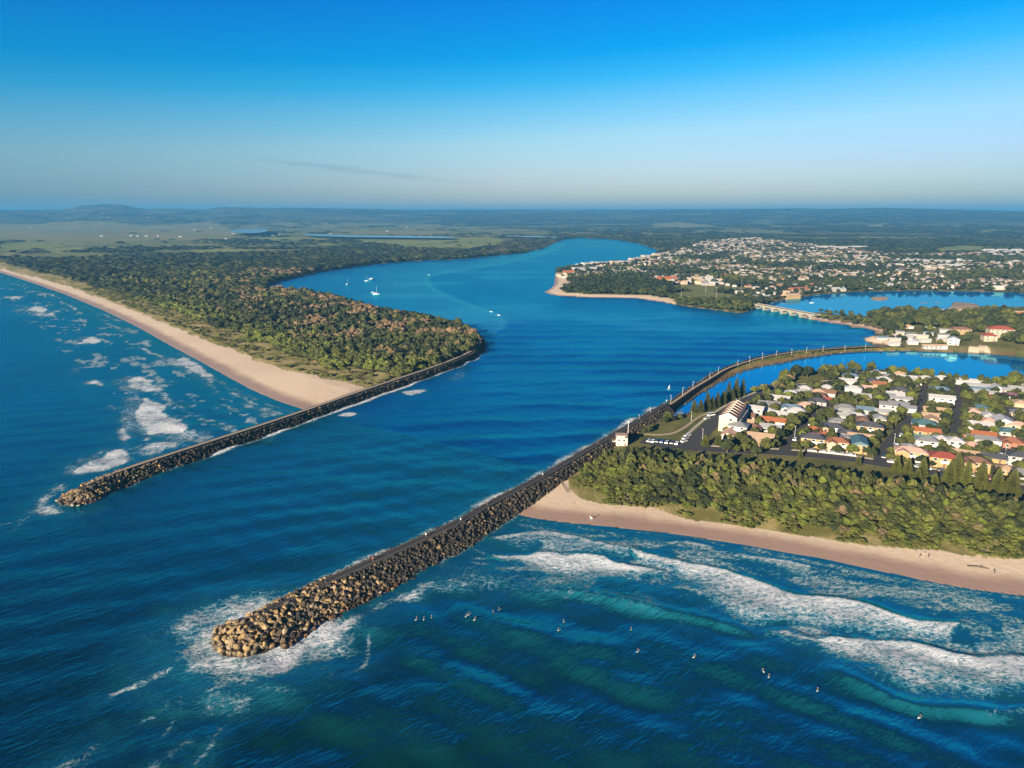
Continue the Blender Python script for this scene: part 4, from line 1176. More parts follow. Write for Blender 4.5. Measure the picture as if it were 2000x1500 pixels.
for q in ind:
    ob = link('dune_tree', DUNE_T[int(rng.integers(6))], loc=(P[q, 0], P[q, 1], zg[q] - 0.2), rotz=random.uniform(0, 6.28))
    ob.scale = (rad[q] * 1.36, rad[q] * 1.36, hgt[q] * 0.64); ob.color = (float(tint[q]), 0, 0, 1)
    kw = kind_word(tint[q])
    tag(ob, f'{kw} wind-shaped tree in the dune forest behind the nearer beach', 'tree', f'{kw} trees of the dune forest')
woods('forest', P[rst], rad[rst] * 1.3, hgt[rst] * .9, tint[rst], LODN)
# low scrub on the dune front
def scrub(line_px, n, d0, d1, s0, s1, side, tints, z=2.5):
    L = resample(GL(line_px, z), 1.0); d, nr = tangents(L)
    ix = rng.integers(0, len(L), n); of = d0 + (d1 - d0) * rng.random(n) ** 1.4
    Pq = L[ix] + nr[ix] * (of * side)[:, None]
    keep = (fbm(Pq[:, 0] / 9, Pq[:, 1] / 9, 220, 2) > 0.42)
    return Pq[keep], rng.uniform(s0, s1, keep.sum()), rng.uniform(*tints, keep.sum())
Pq, sq, tq = scrub([(1110, 950), (1180, 983), (1260, 990), (1330, 1003), (1400, 1015), (1480, 1032), (1560, 1045), (1640, 1055), (1720, 1063), (1800, 1073), (1900, 1083), (2000, 1092), (2300, 1130)], 1400, 2, 14, 0.5, 1.3, -1, (0.45, 0.85))
woods('dune_scrub', Pq, sq, sq * 1.1, tq, LODM)

# ------------------------------------------------------------------ the wooded spit and the plain behind it
town_core = TOWN
RIV = np.vstack([GL([(603, 803)]), spit_edge[1:]])
def cover_ok(P, grow=0.0):
    ok = near_cell(P, LAND & ~SAND & ~bars & ~dune_s)
    return ok
def band(d0, d1, step, jit=0.45):
    tmax = math.radians(41)
    out = []
    x0 = d1 * math.sin(tmax)
    gx, gy = np.meshgrid(np.arange(-x0, x0, step), np.arange(d0 * math.cos(tmax), d1, step * 0.87))
    P_ = np.stack([gx.ravel(), gy.ravel()], 1) + rng.uniform(-jit, jit, (gx.size, 2)) * step
    r = np.hypot(P_[:, 0], P_[:, 1]); t = np.arctan2(P_[:, 0], P_[:, 1])
    return P_[(r >= d0) & (r < d1) & (np.abs(t) < tmax)]
fields_w = [cover_poly(f) for f in FIELDS] + [MARSH]
TOWN_WOODS = [cover_poly([(1086, 552), (1200, 548), (1300, 556), (1330, 562), (1300, 572), (1330, 588), (1440, 592), (1470, 584), (1490, 590), (1475, 602), (1440, 609), (1350, 599), (1240, 582), (1100, 577), (1085, 570)]),
              cover_poly([(1400, 545), (1440, 540), (1500, 556), (1440, 562)]), cover_poly([(1610, 552), (1700, 545), (1720, 562), (1640, 570)]), cover_poly([(1840, 535), (2000, 525), (2000, 545), (1860, 552)]),
              cover_poly([(1330, 505), (1420, 492), (1440, 500), (1380, 512)]), cover_poly([(1700, 500), (1900, 502), (2000, 500), (2000, 512), (1760, 508)])]
PLAIN = cover_poly([(-900, 428), (500, 428), (1060, 448), (1080, 466), (700, 478), (560, 492), (300, 500), (120, 506), (-900, 505)])
allP = []
spit_ind = None
for d0, d1 in ((300, 480), (480, 700), (700, 1000), (1000, 1400), (1400, 2000), (2000, 2800), (2800, 4000), (4000, 5600), (5600, 8000), (8000, 11500)):
    dm = (d0 + d1) / 2
    step = max(3.5, dm / (145 if d0 < 1400 else 115 if d0 < 4000 else 95))
    P = band(d0, d1, step)
    P = P[inside(P, LAND1)]
    P = P[cover_ok(P)]
    intown = inside(P, TOWN)
    drop = np.zeros(len(P), bool)
    dens = fbm(P[:, 0] / 70, P[:, 1] / 50, 230, 3)
    for q, f in enumerate(fields_w):
        drop |= inside(P, f) & (rng.random(len(P)) > (0.012 if q < len(fields_w) - 1 else 0.35))
    drop |= near_cell(P, far_open) & (rng.random(len(P)) > 0.06)
    if d1 <= 6000:
        tw = np.zeros(len(P), bool)
        for f in TOWN_WOODS: tw |= inside(P, f)
        drop |= intown & ~tw & ((dens < 0.30) | (rng.random(len(P)) > 0.74))
        for o in OVAL[:2]: drop |= inside(P, o)
    drop |= inside(P, PLAIN) & ((rng.random(len(P)) < 0.35) | (fbm(P[:, 0] / 260, P[:, 1] / 90, 236, 3) < 0.54))
    if d0 >= 4000: drop |= fbm(P[:, 0] / 500, P[:, 1] / 300, 233, 3) < 0.43
    dS, _ = dist_line(P, veg_south)
    P = P[~drop & (dS > 16 + 0.0 * dS)]
    dS = dS[~drop & (dS > 16)] if False else dist_line(P, veg_south)[0]
    r = np.hypot(P[:, 0], P[:, 1])
    n = len(P)
    spit = (P[:, 0] < GL([(945, 680)])[0][0]) & (r < 1500)
    rad = step * rng.uniform(0.48, 0.88, n)
    it = inside(P, TOWN); rad = np.where(it, rad * 0.62, rad)
    h = np.clip(rng.uniform(4.0, 9.0, n) * (0.75 + 0.5 * (dens[~drop][:n] if False else rng.random(n))), 4, 13)
    h = np.where(spit & (dS < 60), h * np.clip(0.30 + dS / 85, 0.3, 1), h)
    h = np.maximum(h, np.minimum(rad * 0.8, 11.0)) if d0 < 2000 else np.clip(h, 5.0, 10.0)
    t = 0.24 + 0.30 * (fbm(P[:, 0] / 130, P[:, 1] / 70, 240, 4) - 0.5) * 2 + rng.normal(0, 0.09, n)
    g1 = np.exp(-(dS / 70.0) ** 2) * (r < 1100) * sstep(.3, .6, fbm(P[:, 0] / 45, P[:, 1] / 30, 245, 3) + .12)
    t = np.where(spit, t + 0.46 * g1 + 0.05, t - 0.03)
    pxy = proj(np.stack([P[:, 0], P[:, 1], np.full(n, 6.0)], 1))
    pink = spit & (pxy[:, 1] < 660) & (pxy[:, 0] > 470) & (dS > 60) & (fbm(P[:, 0] / 30, P[:, 1] / 30, 250, 3) > 0.585)
    t = np.where(pink, rng.uniform(0.84, 1.0, n), np.clip(t, 0.06, 0.76))
    brn = spit & ~pink & (rng.random(n) < 0.13) & (dS > 60); t = np.where(brn, rng.uniform(0.78, 0.88, n), t)
    if d0 < 700:
        allP.append((P, rad, h, t))
    else:
        woods('forest' if d0 < 4000 else 'far_forest', P, rad * 1.1, h, t, LODM if d0 < 1400 else LODF)
P = np.vstack([a[0] for a in allP]); rad = np.concatenate([a[1] for a in allP]); h = np.concatenate([a[2] for a in allP]); t = np.concatenate([a[3] for a in allP])
o_ = np.argsort(np.hypot(P[:, 0], P[:, 1]) / rad); ind, rst = o_[:300], o_[300:]
zg = ground_z(P)
for q in ind:
    ob = link('scrub_tree', GARD_T[int(rng.integers(6))] if h[q] > 6 else DUNE_T[int(rng.integers(6))], loc=(P[q, 0], P[q, 1], zg[q] - 0.2), rotz=random.uniform(0, 6.28))
    ob.scale = (rad[q] * 1.3, rad[q] * 1.3, h[q] * (0.48 if h[q] > 6 else 0.64)); ob.color = (float(t[q]), 0, 0, 1)
    kw = 'brown crowned' if t[q] > 0.78 else 'bright green' if t[q] > 0.55 else 'dark green' if t[q] < 0.3 else 'olive green'
    tag(ob, f'{kw} tree in the wood at the near end of the spit', 'tree', f'{kw} trees at the near end of the spit')
woods('forest', P[rst], rad[rst] * 1.25, h[rst] * .88, t[rst], LODN)
Pq, sq, tq = scrub([(150, 564), (240, 598), (330, 634), (400, 664), (480, 696), (560, 724), (640, 743), (715, 757)], 1500, 6, 34, 0.8, 2.2, -1, (0.4, 0.85))
woods('dune_scrub', Pq, sq, sq * 1.0, tq, LODM)
Pq = jitter_grid(LAND5, 3.4); dq, _ = dist_line(Pq, GL(wall_in)); do, _ = dist_line(Pq, TW); kq = (do > 9) & (dq > 2) & (fbm(Pq[:, 0] / 12, Pq[:, 1] / 12, 260, 2) > 0.5)
Pq = Pq[kq]; sq = rng.uniform(.8, 1.9, len(Pq))
woods('bank_scrub', Pq, sq, sq * 1.1, rng.uniform(.3, .8, len(Pq)), LODM)
# ------------------------------------------------------------------ streets and paths of the beach suburb
M_ROAD = plain('road_asphalt', (0.036, 0.037, 0.042), 0.9, 0.15, 0.3)
M_FOOT = plain('footpath_concrete', (0.40, 0.37, 0.32), 0.9)
M_LINE = plain('road_paint', (0.75, 0.74, 0.70), 0.7)
def ribbon(name, L, wd, lift, mat, label=None):
    L = resample(L, 3.0); d, nr = tangents(L)
    A = L - nr * wd / 2; B = L + nr * wd / 2
    z = np.maximum(ground_z(L), np.maximum(ground_z(A), ground_z(B))) + lift
    n = len(L)
    V = np.concatenate([np.c_[A, z], np.c_[B, z], np.c_[A - nr * .3, z - .6], np.c_[B + nr * .3, z - .6]])
    i = np.arange(n - 1)
    F = np.concatenate([np.stack([i, n + i, n + i + 1, i + 1], 1), np.stack([2 * n + i, i, i + 1, 2 * n + i + 1], 1), np.stack([n + i, 3 * n + i, 3 * n + i + 1, n + i + 1], 1)])
    o = link(name, mesh_np(name, V, F), [mat]); o['kind'] = 'structure'
    return o
ROADS = [([(1346, 880), (1362, 856), (1392, 826), (1432, 798), (1470, 777), (1500, 766), (1530, 757), (1600, 752), (1640, 745)], 9.5),
         ([(1338, 874), (1420, 880), (1530, 884), (1640, 894), (1720, 906), (1850, 927), (1960, 947), (2080, 970), (2300, 1015)], 8.5),
         ([(1531, 882), (1548, 857), (1566, 838), (1592, 811), (1620, 790), (1640, 776), (1664, 752), (1676, 728)], 7.5),
         ([(1716, 904), (1728, 877), (1745, 855), (1758, 842), (1775, 822), (1794, 802), (1802, 780), (1810, 752)], 7.5),
         ([(1952, 944), (1957, 905), (1960, 878), (1968, 850), (1975, 800)], 8.0),
         ([(1861, 866), (1866, 840), (1868, 812), (1870, 775), (1872, 745)], 6.5),
         ([(1592, 811), (1650, 817), (1758, 842), (1861, 858), (1962, 872), (2060, 890)], 6.5),
         ([(1664, 752), (1740, 766), (1804, 778), (1870, 784), (1990, 800), (2100, 815)], 6.5)]
ROAD_L = []
for q, (px, wd) in enumerate(ROADS):
    wd *= .76 if q > 1 else .9
    L = smooth_line(GL(px, ZL), 2); ROAD_L.append((L, wd))
    ribbon('road', L, wd, 0.10 + 0.006 * q, M_ROAD)
for L, wd in ROAD_L[:2]:
    d, nr = tangents(L)
    ribbon('footpath', L + nr * -(wd / 2 + 2.2), 1.6, 0.09, M_FOOT)
CARPARK = GL([(1248, 866), (1260, 856), (1300, 858), (1345, 866), (1352, 878), (1300, 876)], ZL)
cpz = ground_z(CARPARK).max() + 0.14
o = link('car_park', mesh_np('car_park', np.c_[CARPARK, np.full(len(CARPARK), cpz)], np.array([[0, 5, 4, 1], [1, 4, 3, 2]])[:, ::-1]), [M_ROAD]); o['kind'] = 'structure'
for px in ([(1258, 848), (1290, 850), (1320, 846), (1345, 830), (1362, 815), (1385, 806)], [(1088, 925), (1094, 935), (1103, 948), (1110, 958)], [(1216, 978), (1222, 968), (1230, 960)], [(1924, 1084), (1925, 1072), (1922, 1058)]):
    ribbon('path', smooth_line(GL(px, ZL), 2), 1.7, 0.09, M_GRAVEL)

# ------------------------------------------------------------------ houses
def painted(name, rough, kind):
    k = NT(name)
    cc = k.n('ShaderNodeObjectInfo').outputs['Color']
    nz = k.noise(k.pos(), 0.8, 5.0, 0.65)
    c = k.mix(1.0, cc, k.ramp(nz, [(0.3, (0.84, 0.84, 0.85)), (0.7, (1.08, 1.07, 1.05))]), 'MULTIPLY')
    if kind == 'tile':
        w = k.n('ShaderNodeTexWave'); w.inputs['Scale'].default_value = 4.0; k.l(k.pos(obj=True), w.inputs['Vector'])
        k.set(Normal=k.bump(w.outputs[1], 0.06, 0.6))
    elif kind == 'metal':
        w = k.n('ShaderNodeTexWave'); w.inputs['Scale'].default_value = 2.5; k.l(k.pos(obj=True), w.inputs['Vector'])
        k.set(Normal=k.bump(w.outputs[1], 0.04, 0.5))
    return k.set(Base_Color=c, Roughness=rough)
M_WALL = painted('house_wall_paint', 0.85, 'wall')
M_TILE = painted('roof_tiles', 0.8, 'tile')
M_METAL = painted('roof_metal', 0.45, 'metal')
M_GLASS = plain('window_glass', (0.02, 0.03, 0.04), 0.08, 0.1)
M_WHITE = plain('white_trim', (0.74, 0.73, 0.70), 0.6)
M_DOOR = plain('door_timber', (0.14, 0.08, 0.05), 0.6)
WHITE, CREAM, OCHRE, TAN, BRICK, GREYW, PINKW = (.38, .37, .36), (.36, .30, .22), (.34, .23, .105), (.32, .24, .17), (.25, .12, .07), (.32, .32, .32), (.44, .31, .25)
RC = {'white': (.44, .44, .45), 'grey': (.19, .20, .21), 'pale grey': (.31, .32, .33), 'orange tiled': (.34, .115, .045), 'terracotta': (.27, .11, .06), 'brown': (.19, .105, .07), 'dark red': (.26, .06, .04), 'slate': (.060, .066, .085),
      'blue grey': (.13, .20, .27), 'teal': (.07, .14, .16), 'tan': (.42, .30, .20), 'pink': (.52, .33, .27), 'green': (.10, .22, .17), 'purple': (.16, .08, .12)}
WC = {'white': WHITE, 'cream': CREAM, 'ochre': OCHRE, 'tan': TAN, 'brick': BRICK, 'grey': GREYW, 'pink': PINKW}
mb = MB(); mb.box(0, 0, 0, 1.7, .10, 1.35, 0); mb.box(0, -.03, .10, 1.48, .10, 1.15, 1)
WIN = mb.mesh('window'); WIN.materials.append(M_WHITE); WIN.materials.append(M_GLASS)
mb = MB(); mb.box(0, 0, 0, 1.0, .10, 2.1, 0); mb.box(0.32, -.06, 1.0, .1, .06, .1, 1)
DOOR = mb.mesh('door'); DOOR.materials.append(M_DOOR); DOOR.materials.append(M_WHITE)
mb = MB(); mb.box(0, 0, 0, 4.6, .10, 2.2, 0)
for q in range(4): mb.box(0, -.03, .12 + q * .53, 4.4, .10, .44, 0)
GARAGE = mb.mesh('garage_door'); GARAGE.materials.append(M_WHITE)

def roof_mesh(w, d, h, style, pitch=0.42, ov=0.55):
    mb = MB(); W2, D2 = w / 2 + ov, d / 2 + ov
    if style == 'flat':
        mb.box(0, 0, h, 2 * W2, 2 * D2, 0.35)
    elif style == 'skillion':
        p = [(-W2, -D2, h), (W2, -D2, h), (W2, D2, h + d * .18), (-W2, D2, h + d * .18)]
        q = [(x, y, z + .22) for x, y, z in p]
        mb.poly(p + q, [(3, 2, 1, 0), (4, 5, 6, 7), (0, 1, 5, 4), (1, 2, 6, 5), (2, 3, 7, 6), (3, 0, 4, 7)])
    else:
        if w >= d: rh = D2 * pitch
        else: rh = W2 * pitch
        e0, e1 = h - 0.12, h + 0.10
        if style == 'hip':
            if w >= d: r0, r1 = (-(W2 - D2), 0), (W2 - D2, 0)
            else: r0, r1 = (0, -(D2 - W2)), (0, D2 - W2)
        else:
            r0, r1 = ((-W2, 0), (W2, 0)) if w >= d else ((0, -D2), (0, D2))
        b = [(-W2, -D2), (W2, -D2), (W2, D2), (-W2, D2)]
        P_ = [(x, y, e0) for x, y in b] + [(x, y, e1) for x, y in b] + [(*r0, e1 + rh), (*r1, e1 + rh)]
        side = [(0, 1, 5, 4), (1, 2, 6, 5), (2, 3, 7, 6), (3, 0, 4, 7), (3, 2, 1, 0)]
        if w >= d: top_ = [(4, 5, 9, 8), (6, 7, 8, 9), (5, 6, 9), (7, 4, 8)]
        else: top_ = [(5, 6, 9, 8), (7, 4, 8, 9), (4, 5, 8), (6, 7, 9)]
        mb.poly(P_, side + top_)
    return mb.mesh('roof')

HOUSES = []          # (x, y, half diagonal)
def house(px, py, w, d, st, roof, wall, style='hip', rot=None, label=None, group=None, detail=True, name='house', zp=None, wing=False, xy=None):
    x, y = xy if xy is not None else G(px, py, ZL + 2.2)
    z = float(ground_z(np.array([[x, y]]))[0])
    a = math.radians(-25 if rot is None else rot)
    if name == 'house': w, d = w * .76, d * .80
    root = link(name, None, loc=(x, y, z), rotz=a)
    h = 2.5 * st - 0.05
    mb = MB(); mb.box(0, 0, -0.6, w, d, h + 0.6)
    if style in ('gable',) :                                     # gable triangles
        if w >= d:
            for sx in (-1, 1):
                mb.poly([(sx * w / 2, -d / 2, h), (sx * w / 2, d / 2, h), (sx * w / 2, 0, h + d * .21 + .1)], [(0, 1, 2)])
        else:
            for sy in (-1, 1):
                mb.poly([(-w / 2, sy * d / 2, h), (w / 2, sy * d / 2, h), (0, sy * d / 2, h + w * .21 + .1)], [(0, 1, 2)])
    ow = link('wall', mb.mesh('wall'), [M_WALL], root); ow.color = (*WC.get(wall, CREAM), 1)
    metal = roof in ('white', 'grey', 'pale grey', 'blue grey', 'teal', 'green') or style in ('flat', 'skillion')
    orf = link('roof', roof_mesh(w, d, h, style), [M_METAL if metal else M_TILE], root); orf.color = (*RC[roof], 1)
    if wing:                                                     # a projecting front wing with its own roof
        mb = MB(); ww, wd_ = w * .36, d * .5
        ow2 = MB(); ow2.box(-w * .27, -d / 2 - wd_ / 2 + .05, -0.6, ww, wd_, h + 0.55)
        ow2.poly([(-w * .27 - ww / 2, -d / 2 - wd_ + .05, h - .05), (-w * .27 + ww / 2, -d / 2 - wd_ + .05, h - .05), (-w * .27, -d / 2 - wd_ + .05, h + ww * .2)], [(0, 1, 2)])
        o_ = link('wing', ow2.mesh('wing'), [M_WALL], root); o_.color = ow.color
        rm = roof_mesh(ww, d * .9, h - .02, 'gable', 0.42, 0.4)
        o_ = link('wing_roof', rm, [orf.data.materials[0]], root, loc=(-w * .27, -d * .5 + .3, 0)); o_.color = orf.color
    if detail:
        fy = -d / 2 - .04
        nwin = max(2, int(w / 3.6))
        for s in range(st):
            for q in range(nwin):
                xx = (q + .5) / nwin * w - w / 2
                if s == 0 and q == nwin // 2:
                    link('door', DOOR, parent=root, loc=(xx, fy - (.0 if not wing else .01), 0.0)); continue
                if wing and xx < -w * .05: continue
                if s == 0 and q == nwin - 1 and w > 12:
                    link('garage_door', GARAGE, parent=root, loc=(min(xx, w / 2 - 2.5), fy, 0.0)); continue
                link('window', WIN, parent=root, loc=(xx, fy, s * 2.5 + 0.8))
            for q in range(2):
                o_ = link('window', WIN, parent=root, loc=(-w / 2 - .04, (q - .5) * d * .5, s * 2.5 + 0.8), rotz=-math.pi / 2)
        if wing: link('window', WIN, parent=root, loc=(-w * .27, -d * 1.0 + .0, 0.95))
        if st > 1 and random.random() < .6:                      # balcony along the upper floor
            mb = MB(); mb.box(w * .12, -d / 2 - .75, 2.75, w * .6, 1.4, .18); mb.box(w * .12, -d / 2 - 1.42, 2.93, w * .6, .06, .95)
            o_ = link('balcony', mb.mesh('balcony'), [M_WHITE], root)
    tag(root, label, 'house' if name == 'house' else name.replace('_', ' '), group)
    HOUSES.append((x, y, math.hypot(w, d) / 2, root, st, roof, wall))
    return root

# the motel-like terrace at the corner of the beach road
x, y = G(1421, 842, ZL); z = float(ground_z(np.array([[x, y]]))[0])
root = link('apartment_building', None, loc=(x, y, z), rotz=math.radians(-28))
tag(root, 'cream three storey terrace of flats under a ribbed dark red roof beside the car park', 'apartment building')
mb = MB(); mb.box(0, 13, -.6, 9.5, 30, 9.0)
o = link('wall', mb.mesh('wall'), [M_WALL], root); o.color = (.46, .41, .32, 1)
mb = MB()
for q in range(6):
    y0 = -1.7 + q * 4.9
    mb.poly([(-5.0, y0, 8.43), (-5.0, y0 + 4.6, 8.43), (0, y0 + 4.6, 10.6), (0, y0, 10.6), (5.0, y0, 8.43), (5.0, y0 + 4.6, 8.43)], [(0, 3, 2, 1), (3, 4, 5, 2)])
    mb.poly([(-4.8, y0, 8.4), (4.8, y0, 8.4), (0, y0, 10.5)], [(0, 1, 2)]); mb.poly([(-4.8, y0 + 4.6, 8.4), (4.8, y0 + 4.6, 8.4), (0, y0 + 4.6, 10.5)], [(0, 2, 1)])
o = link('roof', mb.mesh('roof'), [M_TILE], root); o.color = (.17, .06, .06, 1)
for q in range(7):
    y0 = -1.95 + q * 4.9; mb = MB()
    mb.poly([(sx, y0 + dy, zz) for dy in (0, .22) for sx, zz in ((-5.0, 8.41), (5.0, 8.41), (0, 10.95))], [(0, 1, 2), (5, 4, 3), (1, 4, 5, 2), (0, 2, 5, 3), (0, 3, 4, 1)])
    o = link('party_wall', mb.mesh('party_wall'), [M_WALL], root); o.color = (.74, .68, .56, 1)
for q in range(6):
    for s in range(3):
        mb = MB(); mb.box(4.75 + .7, 0.7 + q * 4.9, s * 2.8 + .1, 1.4, 4.0, .15); mb.box(4.75 + 1.38, 0.7 + q * 4.9, s * 2.8 + .25, .06, 4.0, .9)
        link('balcony', mb.mesh('balcony'), [M_WHITE], root)
        link('window', WIN, parent=root, loc=(4.79, 0.7 + q * 4.9, s * 2.8 + .8), rotz=math.pi / 2)
for s in range(3):
    link('window', WIN, parent=root, loc=(1.5, -2.04, s * 2.8 + .9))
HOUSES.append((x + 4, y + 12, 14, root, 3, 'dark red', 'cream'))
MOTEL = (x, y)

SUB = [  # surveyed houses of the suburb: pixel, width, depth, storeys, roof, walls, roof style, extra turn
    (1455, 811, 14, 8, 1, 'brown', 'cream', 'gable'), (1452, 823, 15, 7, 1, 'tan', 'ochre', 'gable'), (1511, 821, 17, 9, 1, 'orange tiled', 'ochre', 'gable'), (1505, 834, 14, 9, 1, 'pale grey', 'grey', 'gable'),
    (1486, 852, 17, 9, 1, 'tan', 'white', 'gable'), (1482, 862, 14, 5, 1, 'tan', 'tan', 'hip'), (1530, 809, 19, 8, 1, 'white', 'white', 'gable'), (1556, 802, 14, 9, 1, 'white', 'cream', 'hip'), (1545, 795, 15, 8, 1, 'blue grey', 'white', 'hip'),
    (1574, 791, 12, 9, 1, 'pink', 'cream', 'hip'), (1521, 778, 17, 10, 1, 'white', 'white', 'gable'), (1503, 789, 16, 9, 1, 'grey', 'white', 'gable'), (1546, 768, 13, 9, 1, 'white', 'white', 'hip'), (1567, 766, 15, 10, 1, 'pale grey', 'white', 'hip'),
    (1598, 765, 12, 8, 1, 'tan', 'cream', 'hip'), (1616, 766, 13, 9, 1, 'brown', 'white', 'gable'), (1597, 783, 14, 9, 1, 'slate', 'grey', 'hip'), (1622, 781, 11, 7, 1, 'dark red', 'brick', 'hip'), (1590, 838, 9, 6, 1, 'orange tiled', 'brick', 'hip'),
    (1614, 849, 11, 8, 1, 'orange tiled', 'ochre', 'hip'), (1593, 852, 13, 8, 1, 'purple', 'brick', 'hip'), (1588, 863, 15, 8, 2, 'slate', 'ochre', 'hip'), (1635, 870, 13, 8, 2, 'terracotta', 'cream', 'hip'), (1650, 812, 13, 8, 1, 'pale grey', 'white', 'gable'),
    (1625, 832, 16, 10, 1, 'slate', 'ochre', 'hip'), (1698, 839, 17, 10, 2, 'slate', 'ochre', 'hip'), (1677, 871, 9, 16, 2, 'teal', 'ochre', 'gable'), (1681, 852, 16, 7, 1, 'tan', 'tan', 'gable'), (1804, 841, 20, 8, 1, 'orange tiled', 'ochre', 'gable'),
    (1806, 827, 16, 12, 1, 'teal', 'grey', 'hip'), (1797, 855, 17, 8, 1, 'green', 'white', 'gable'), (1808, 868, 13, 8, 2, 'grey', 'white', 'hip'), (1836, 865, 8, 7, 2, 'white', 'white', 'hip'), (1864, 869, 9, 8, 2, 'white', 'white', 'hip'),
    (1778, 889, 18, 8, 2, 'pink', 'ochre', 'hip'), (1842, 900, 16, 10, 2, 'dark red', 'ochre', 'hip'), (1903, 909, 15, 9, 2, 'brown', 'ochre', 'hip'), (1874, 897, 9, 7, 1, 'brown', 'brick', 'hip'), (1890, 886, 17, 7, 1, 'tan', 'ochre', 'gable'),
    (1912, 847, 19, 7, 1, 'orange tiled', 'brick', 'gable'), (1914, 830, 16, 9, 1, 'white', 'white', 'gable'), (1958, 822, 14, 14, 1, 'white', 'cream', 'gable'), (1908, 815, 9, 8, 1, 'pink', 'cream', 'hip'), (1932, 821, 8, 7, 1, 'pink', 'cream', 'hip'),
    (1975, 861, 13, 10, 1, 'terracotta', 'brick', 'hip'), (1922, 857, 19, 8, 1, 'grey', 'grey', 'hip'), (1838, 784, 18, 8, 2, 'white', 'white', 'gable'), (1830, 801, 18, 8, 1, 'tan', 'cream', 'gable'), (1822, 812, 14, 7, 1, 'tan', 'white', 'gable'),
    (1758, 779, 18, 6, 1, 'white', 'white', 'skillion'), (1750, 789, 18, 6, 1, 'pale grey', 'white', 'skillion'), (1764, 796, 18, 6, 1, 'pale grey', 'white', 'skillion'), (1698, 785, 12, 8, 1, 'pink', 'pink', 'hip'), (1666, 765, 13, 8, 2, 'white', 'white', 'hip'),
    (1662, 734, 14, 8, 1, 'blue grey', 'white', 'hip'), (1655, 744, 14, 8, 1, 'white', 'white', 'gable'), (1897, 744, 18, 7, 1, 'white', 'white', 'gable'), (1908, 752, 19, 6, 1, 'pale grey', 'white', 'gable'), (1914, 759, 19, 6, 1, 'blue grey', 'white', 'gable'),
    (1921, 766, 19, 6, 1, 'pale grey', 'white', 'gable'), (1878, 742, 13, 8, 1, 'white', 'white', 'hip'), (1780, 755, 11, 8, 1, 'tan', 'ochre', 'hip'), (1758, 761, 14, 9, 1, 'slate', 'cream', 'hip'), (1836, 761, 16, 10, 1, 'blue grey', 'grey', 'hip'),
    (1975, 772, 13, 9, 1, 'purple', 'grey', 'hip'), (1650, 803, 15, 8, 1, 'pale grey', 'white', 'hip'), (1674, 812, 13, 8, 1, 'white', 'white', 'hip'), (1636, 822, 12, 8, 1, 'grey', 'pink', 'hip'), (1988, 829, 12, 8, 1, 'pink', 'cream', 'hip'),
    (1975, 842, 15, 9, 1, 'teal', 'grey', 'hip'), (1995, 805, 14, 8, 1, 'grey', 'cream', 'hip'), (1840, 738, 13, 8, 1, 'white', 'white', 'hip'), (1776, 738, 12, 8, 1, 'white', 'white', 'gable'), (1786, 744, 12, 8, 1, 'pale grey', 'white', 'hip'),
    (1965, 916, 9, 8, 1, 'tan', 'ochre', 'hip'), (1995, 900, 15, 9, 2, 'slate', 'grey', 'hip'), (1700, 730, 12, 8, 1, 'pale grey', 'cream', 'hip'), (1716, 731, 12, 8, 1, 'white', 'white', 'gable'), (1940, 893, 13, 7, 1, 'slate', 'ochre', 'gable'),
    (1655, 845, 12, 8, 1, 'slate', 'tan', 'hip'), (1735, 735, 12, 8, 1, 'grey', 'white', 'hip')]
near_h = []
for q, s in enumerate(SUB):
    near_h.append(house(*s[:7], style=s[7], rot=-25 + random.uniform(-3, 3), detail=s[1] > 770, wing=(s[7] == 'hip' and s[2] > 12 and q % 2 == 0)))
SUBURB = GL([(1404, 856), (1440, 806), (1480, 782), (1540, 768), (1600, 760), (1650, 728), (1720, 729), (1800, 738), (1880, 748), (1950, 760), (2000, 752), (2060, 756), (2060, 948), (1960, 930), (1850, 912), (1720, 893), (1640, 880), (1530, 872), (1450, 868)], ZL)
ca, sa = math.cos(math.radians(-25)), math.sin(math.radians(-25))
cand = jitter_grid(SUBURB @ np.array([[ca, -sa], [sa, ca]]), 9.5, 0.2) @ np.array([[ca, sa], [-sa, ca]])
rd = np.full(len(cand), 1e9)
for L, wd in ROAD_L: rd = np.minimum(rd, dist_line(cand, L)[0] - wd / 2)
palette = ['white'] * 5 + ['pale grey'] * 4 + ['grey'] * 3 + ['slate'] * 3 + ['tan', 'pink', 'terracotta', 'brown', 'blue grey', 'teal']
for c_, r_ in zip(cand, rd):
    if r_ < 5.6: continue
    if any((c_[0] - h_[0]) ** 2 + (c_[1] - h_[1]) ** 2 < (h_[2] * .78 + 4.1) ** 2 for h_ in HOUSES): continue
    if len(near_h) > 235: break
    st = 2 if random.random() < .15 else 1
    near_h.append(house(0, 0, random.uniform(10, 14), random.uniform(7.5, 9.5), st, random.choice(palette), random.choice(['white', 'cream', 'white', 'grey', 'tan', 'ochre']), random.choice(['hip', 'hip', 'gable']),
                        rot=-25 + random.choice((0, 0, 90)) + random.uniform(-4, 4), detail=c_[1] < 410, xy=(float(c_[0]), float(c_[1]))))
